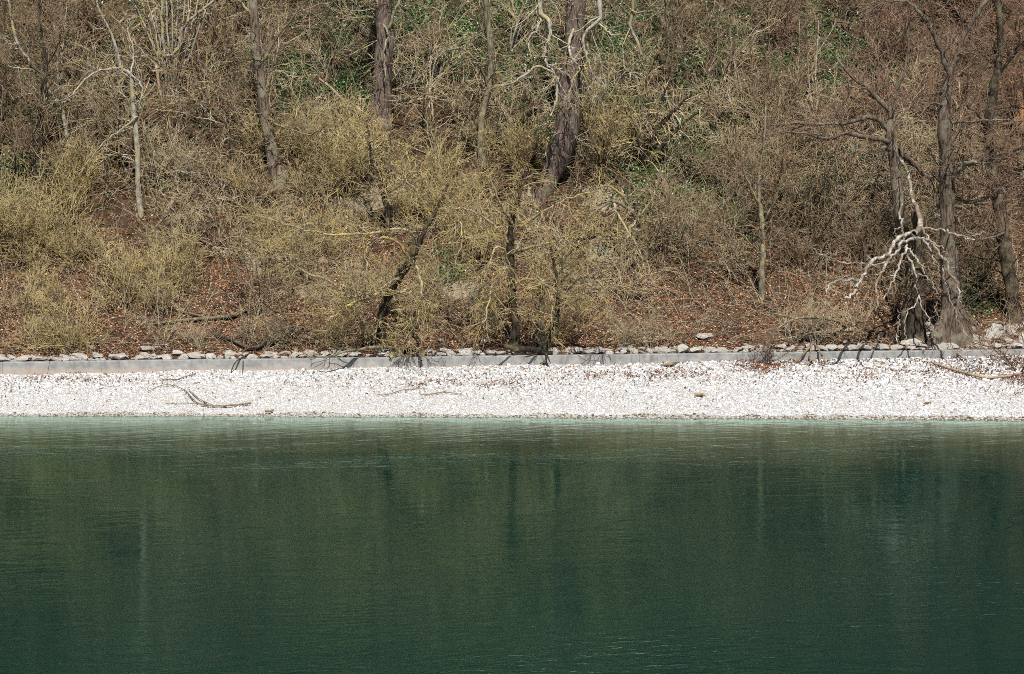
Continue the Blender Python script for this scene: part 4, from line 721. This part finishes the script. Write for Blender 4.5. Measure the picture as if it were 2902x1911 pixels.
ZONES = [  # kind, centre, half size, count, size, look, group
 ('willow', 120, 640, 180, 110, 10, (.7, 1.1), 'yellowish willow shrub', 'willow shrubs on the left bank'),
 ('bushy', 330, 800, 280, 110, 16, (.7, 1.1), 'low tangled yellowish bush', 'low bushes on the lower left slope'),
 ('willow', 900, 500, 200, 90, 13, (.7, 1.1), 'yellowish willow shrub', 'willow shrubs at the slope centre'),
 ('willow', 1400, 540, 220, 110, 12, (.7, 1.15), 'yellowish willow shrub', 'willow shrubs right of the slope centre'),
 ('bushy', 1000, 790, 280, 90, 7, (.7, 1.0), 'low tangled yellowish bush', 'low bushes around the leaning willow'),
 ('bushy', 1400, 880, 250, 60, 5, (.6, .9), 'low tangled yellowish bush', 'low bushes around the centre stump'),
 ('willow', 1720, 520, 130, 110, 8, (.8, 1.1), 'yellowish willow shrub', 'willow shrubs by the lichened willow'),
 ('arch', 1700, 790, 300, 90, 11, (.6, .95), 'thin arching shrub', 'arching shrubs right of centre'),
 ('grey', 200, 300, 260, 220, 13, (.8, 1.25), 'bare grey brown shrub', 'bare shrubs at upper left'),
 ('pale', 400, 420, 320, 200, 14, (.7, 1.1), 'bare pale twigged shrub', 'pale shrubs on the left bank'),
 ('grey', 620, 300, 180, 230, 9, (.8, 1.2), 'bare grey brown shrub', 'bare shrubs by the leaning trunk'),
 ('pale', 800, 300, 200, 200, 7, (.8, 1.2), 'bare pale twigged shrub', 'pale shrubs by the leaning trunk'),
 ('pale', 1050, 250, 240, 200, 9, (.8, 1.2), 'bare pale twigged shrub', 'pale shrubs by the thick trunk'),
 ('pale', 1450, 300, 250, 230, 12, (.8, 1.2), 'bare pale twigged shrub', 'pale shrubs by the gnarled trunk'),
 ('grey', 1980, 330, 260, 280, 10, (.8, 1.2), 'bare grey brown shrub', 'bare shrubs right of the crooked tree'),
 ('pale', 2050, 220, 280, 220, 13, (.8, 1.2), 'bare pale twigged shrub', 'pale shrubs at top right of centre'),
 ('grey', 2080, 690, 260, 120, 9, (.7, 1.05), 'bare grey brown shrub', 'bare shrubs left of the dead limb'),
 ('arch', 2250, 640, 250, 150, 9, (.7, 1.0), 'thin arching shrub', 'arching shrubs left of the dead limb'),
 ('red', 2420, 300, 260, 280, 13, (.8, 1.3), 'reddish twiggy shrub', 'reddish shrubs behind the spreading tree'),
 ('red', 2720, 180, 220, 220, 12, (.9, 1.3), 'reddish twiggy shrub', 'reddish shrubs at the upper right'),
 ('pale', 2650, 380, 240, 200, 8, (.8, 1.2), 'bare pale twigged shrub', 'pale shrubs at the upper right'),
 ('grey', 2400, 820, 160, 90, 9, (.6, .9), 'bare grey brown shrub', 'bare shrubs behind the dead limb'),
 ('arch', 2700, 640, 200, 200, 10, (.7, 1.1), 'thin arching shrub', 'arching shrubs between the right trunks'),
 ('arch', 600, 690, 300, 180, 13, (.6, 1.0), 'thin arching shrub', 'arching shrubs on the left slope'),
 ('sapling', 250, 330, 280, 180, 13, (.7, 1.1), 'thin straight sapling', 'saplings at upper left'),
 ('sapling', 1150, 250, 500, 200, 12, (.7, 1.1), 'thin straight sapling', 'saplings at upper centre'),
 ('sapling', 2150, 350, 350, 250, 14, (.7, 1.1), 'thin straight sapling', 'saplings at upper right'),
 ('bushy', 220, 988, 120, 8, 6, (.5, .8), 'yellowish bush overhanging the wall', 'bushes overhanging the wall at left'),
 ('arch', 620, 985, 200, 10, 7, (.4, .65), 'thin arching shrub overhanging the wall', 'arching shrubs overhanging the wall at left'),
 ('bushy', 1080, 980, 220, 12, 4, (.5, .7), 'yellowish bush overhanging the wall', 'bushes overhanging the wall by the leaning willow'),
 ('bushy', 1500, 980, 180, 12, 3, (.5, .7), 'yellowish bush overhanging the wall', 'bushes overhanging the wall by the centre stump'),
 ('arch', 1800, 985, 220, 10, 5, (.35, .6), 'thin arching shrub overhanging the wall', 'arching shrubs overhanging the wall right of centre'),
 ('arch', 2330, 975, 120, 14, 5, (.5, .8), 'thin arching shrub overhanging the wall', 'arching shrubs overhanging the wall at right'),
 ('dark', 2620, 800, 110, 110, 7, (.6, .9), 'dark gnarled shrub', 'dark shrubs behind the dead limb'),
 ('dark', 2800, 600, 120, 260, 9, (.8, 1.1), 'dark gnarled shrub', 'dark shrubs at the right edge'),
 ('dark', 1830, 470, 120, 50, 4, (.6, .9), 'dark gnarled shrub', 'dark shrubs around the coppice'),
 ('dark', 300, 470, 200, 60, 4, (.6, .9), 'dark gnarled shrub', 'dark shrubs on the left bank'),
 ('willow', 1100, 660, 330, 90, 6, (.7, 1.0), 'yellowish willow shrub', 'willow shrubs above the leaning willow'),
 ('arch', 1200, 830, 300, 70, 8, (.6, .9), 'thin arching shrub', 'arching shrubs by the willows'),
 ('pale', 1950, 620, 250, 120, 9, (.6, 1.0), 'bare pale twigged shrub', 'pale shrubs right of the lichened willow'),
 ('pale', 650, 620, 250, 120, 9, (.6, 1.0), 'bare pale twigged shrub', 'pale shrubs on the left slope'),
 ('arch', 2450, 560, 200, 160, 9, (.7, 1.1), 'thin arching shrub', 'arching shrubs by the spreading tree'),
 ('grey', 1450, 40, 1500, 100, 15, (1., 1.5), 'bare grey brown shrub', 'bare shrubs along the top')]
CLEAR = [(1078, 365), (785, 505), (1580, 470), (1600, 400), (1364, 470), (395, 590), (2160, 848), (2560, 770), (2690, 960), (2870, 905), (1085, 960), (1456, 960), (1832, 458), (490, 280), (745, 730), (1100, 660), (1310, 830), (1050, 570)]   # feet that stay in view
for kind, cx, cy, rx, ry, cnt, sz, look, grp in ZONES:
    for q in range(cnt):
        px, py = cx + rng.uniform(-1, 1) * rx, max(-60, cy + rng.uniform(-1, 1) * ry)
        if any(abs(px - kx) < 75 and -20 < py - ky < 200 for kx, ky in CLEAR) and rng.random() < .8: continue
        if py < 330 and kind in ('grey', 'pale', 'red') and rng.random() < (.45 if float(blobs(np.array([px]), np.array([py - 60.]), IVY)[0]) > .45 else .12): continue
        r = plant(kind, px, py, rng.uniform(*sz), 'x', grp, tilt=(rng.normal() * .06, rng.normal() * .06) if kind == 'sapling' else None)
        r['label'] = where(px, py, look) or f'{look} among the {grp}'
        r['category'] = 'sapling' if kind == 'sapling' else 'shrub'
print('TRIS', sum(len(me.polygons) * 2 for me in bpy.data.meshes), 'OBJ', len(bpy.data.objects))
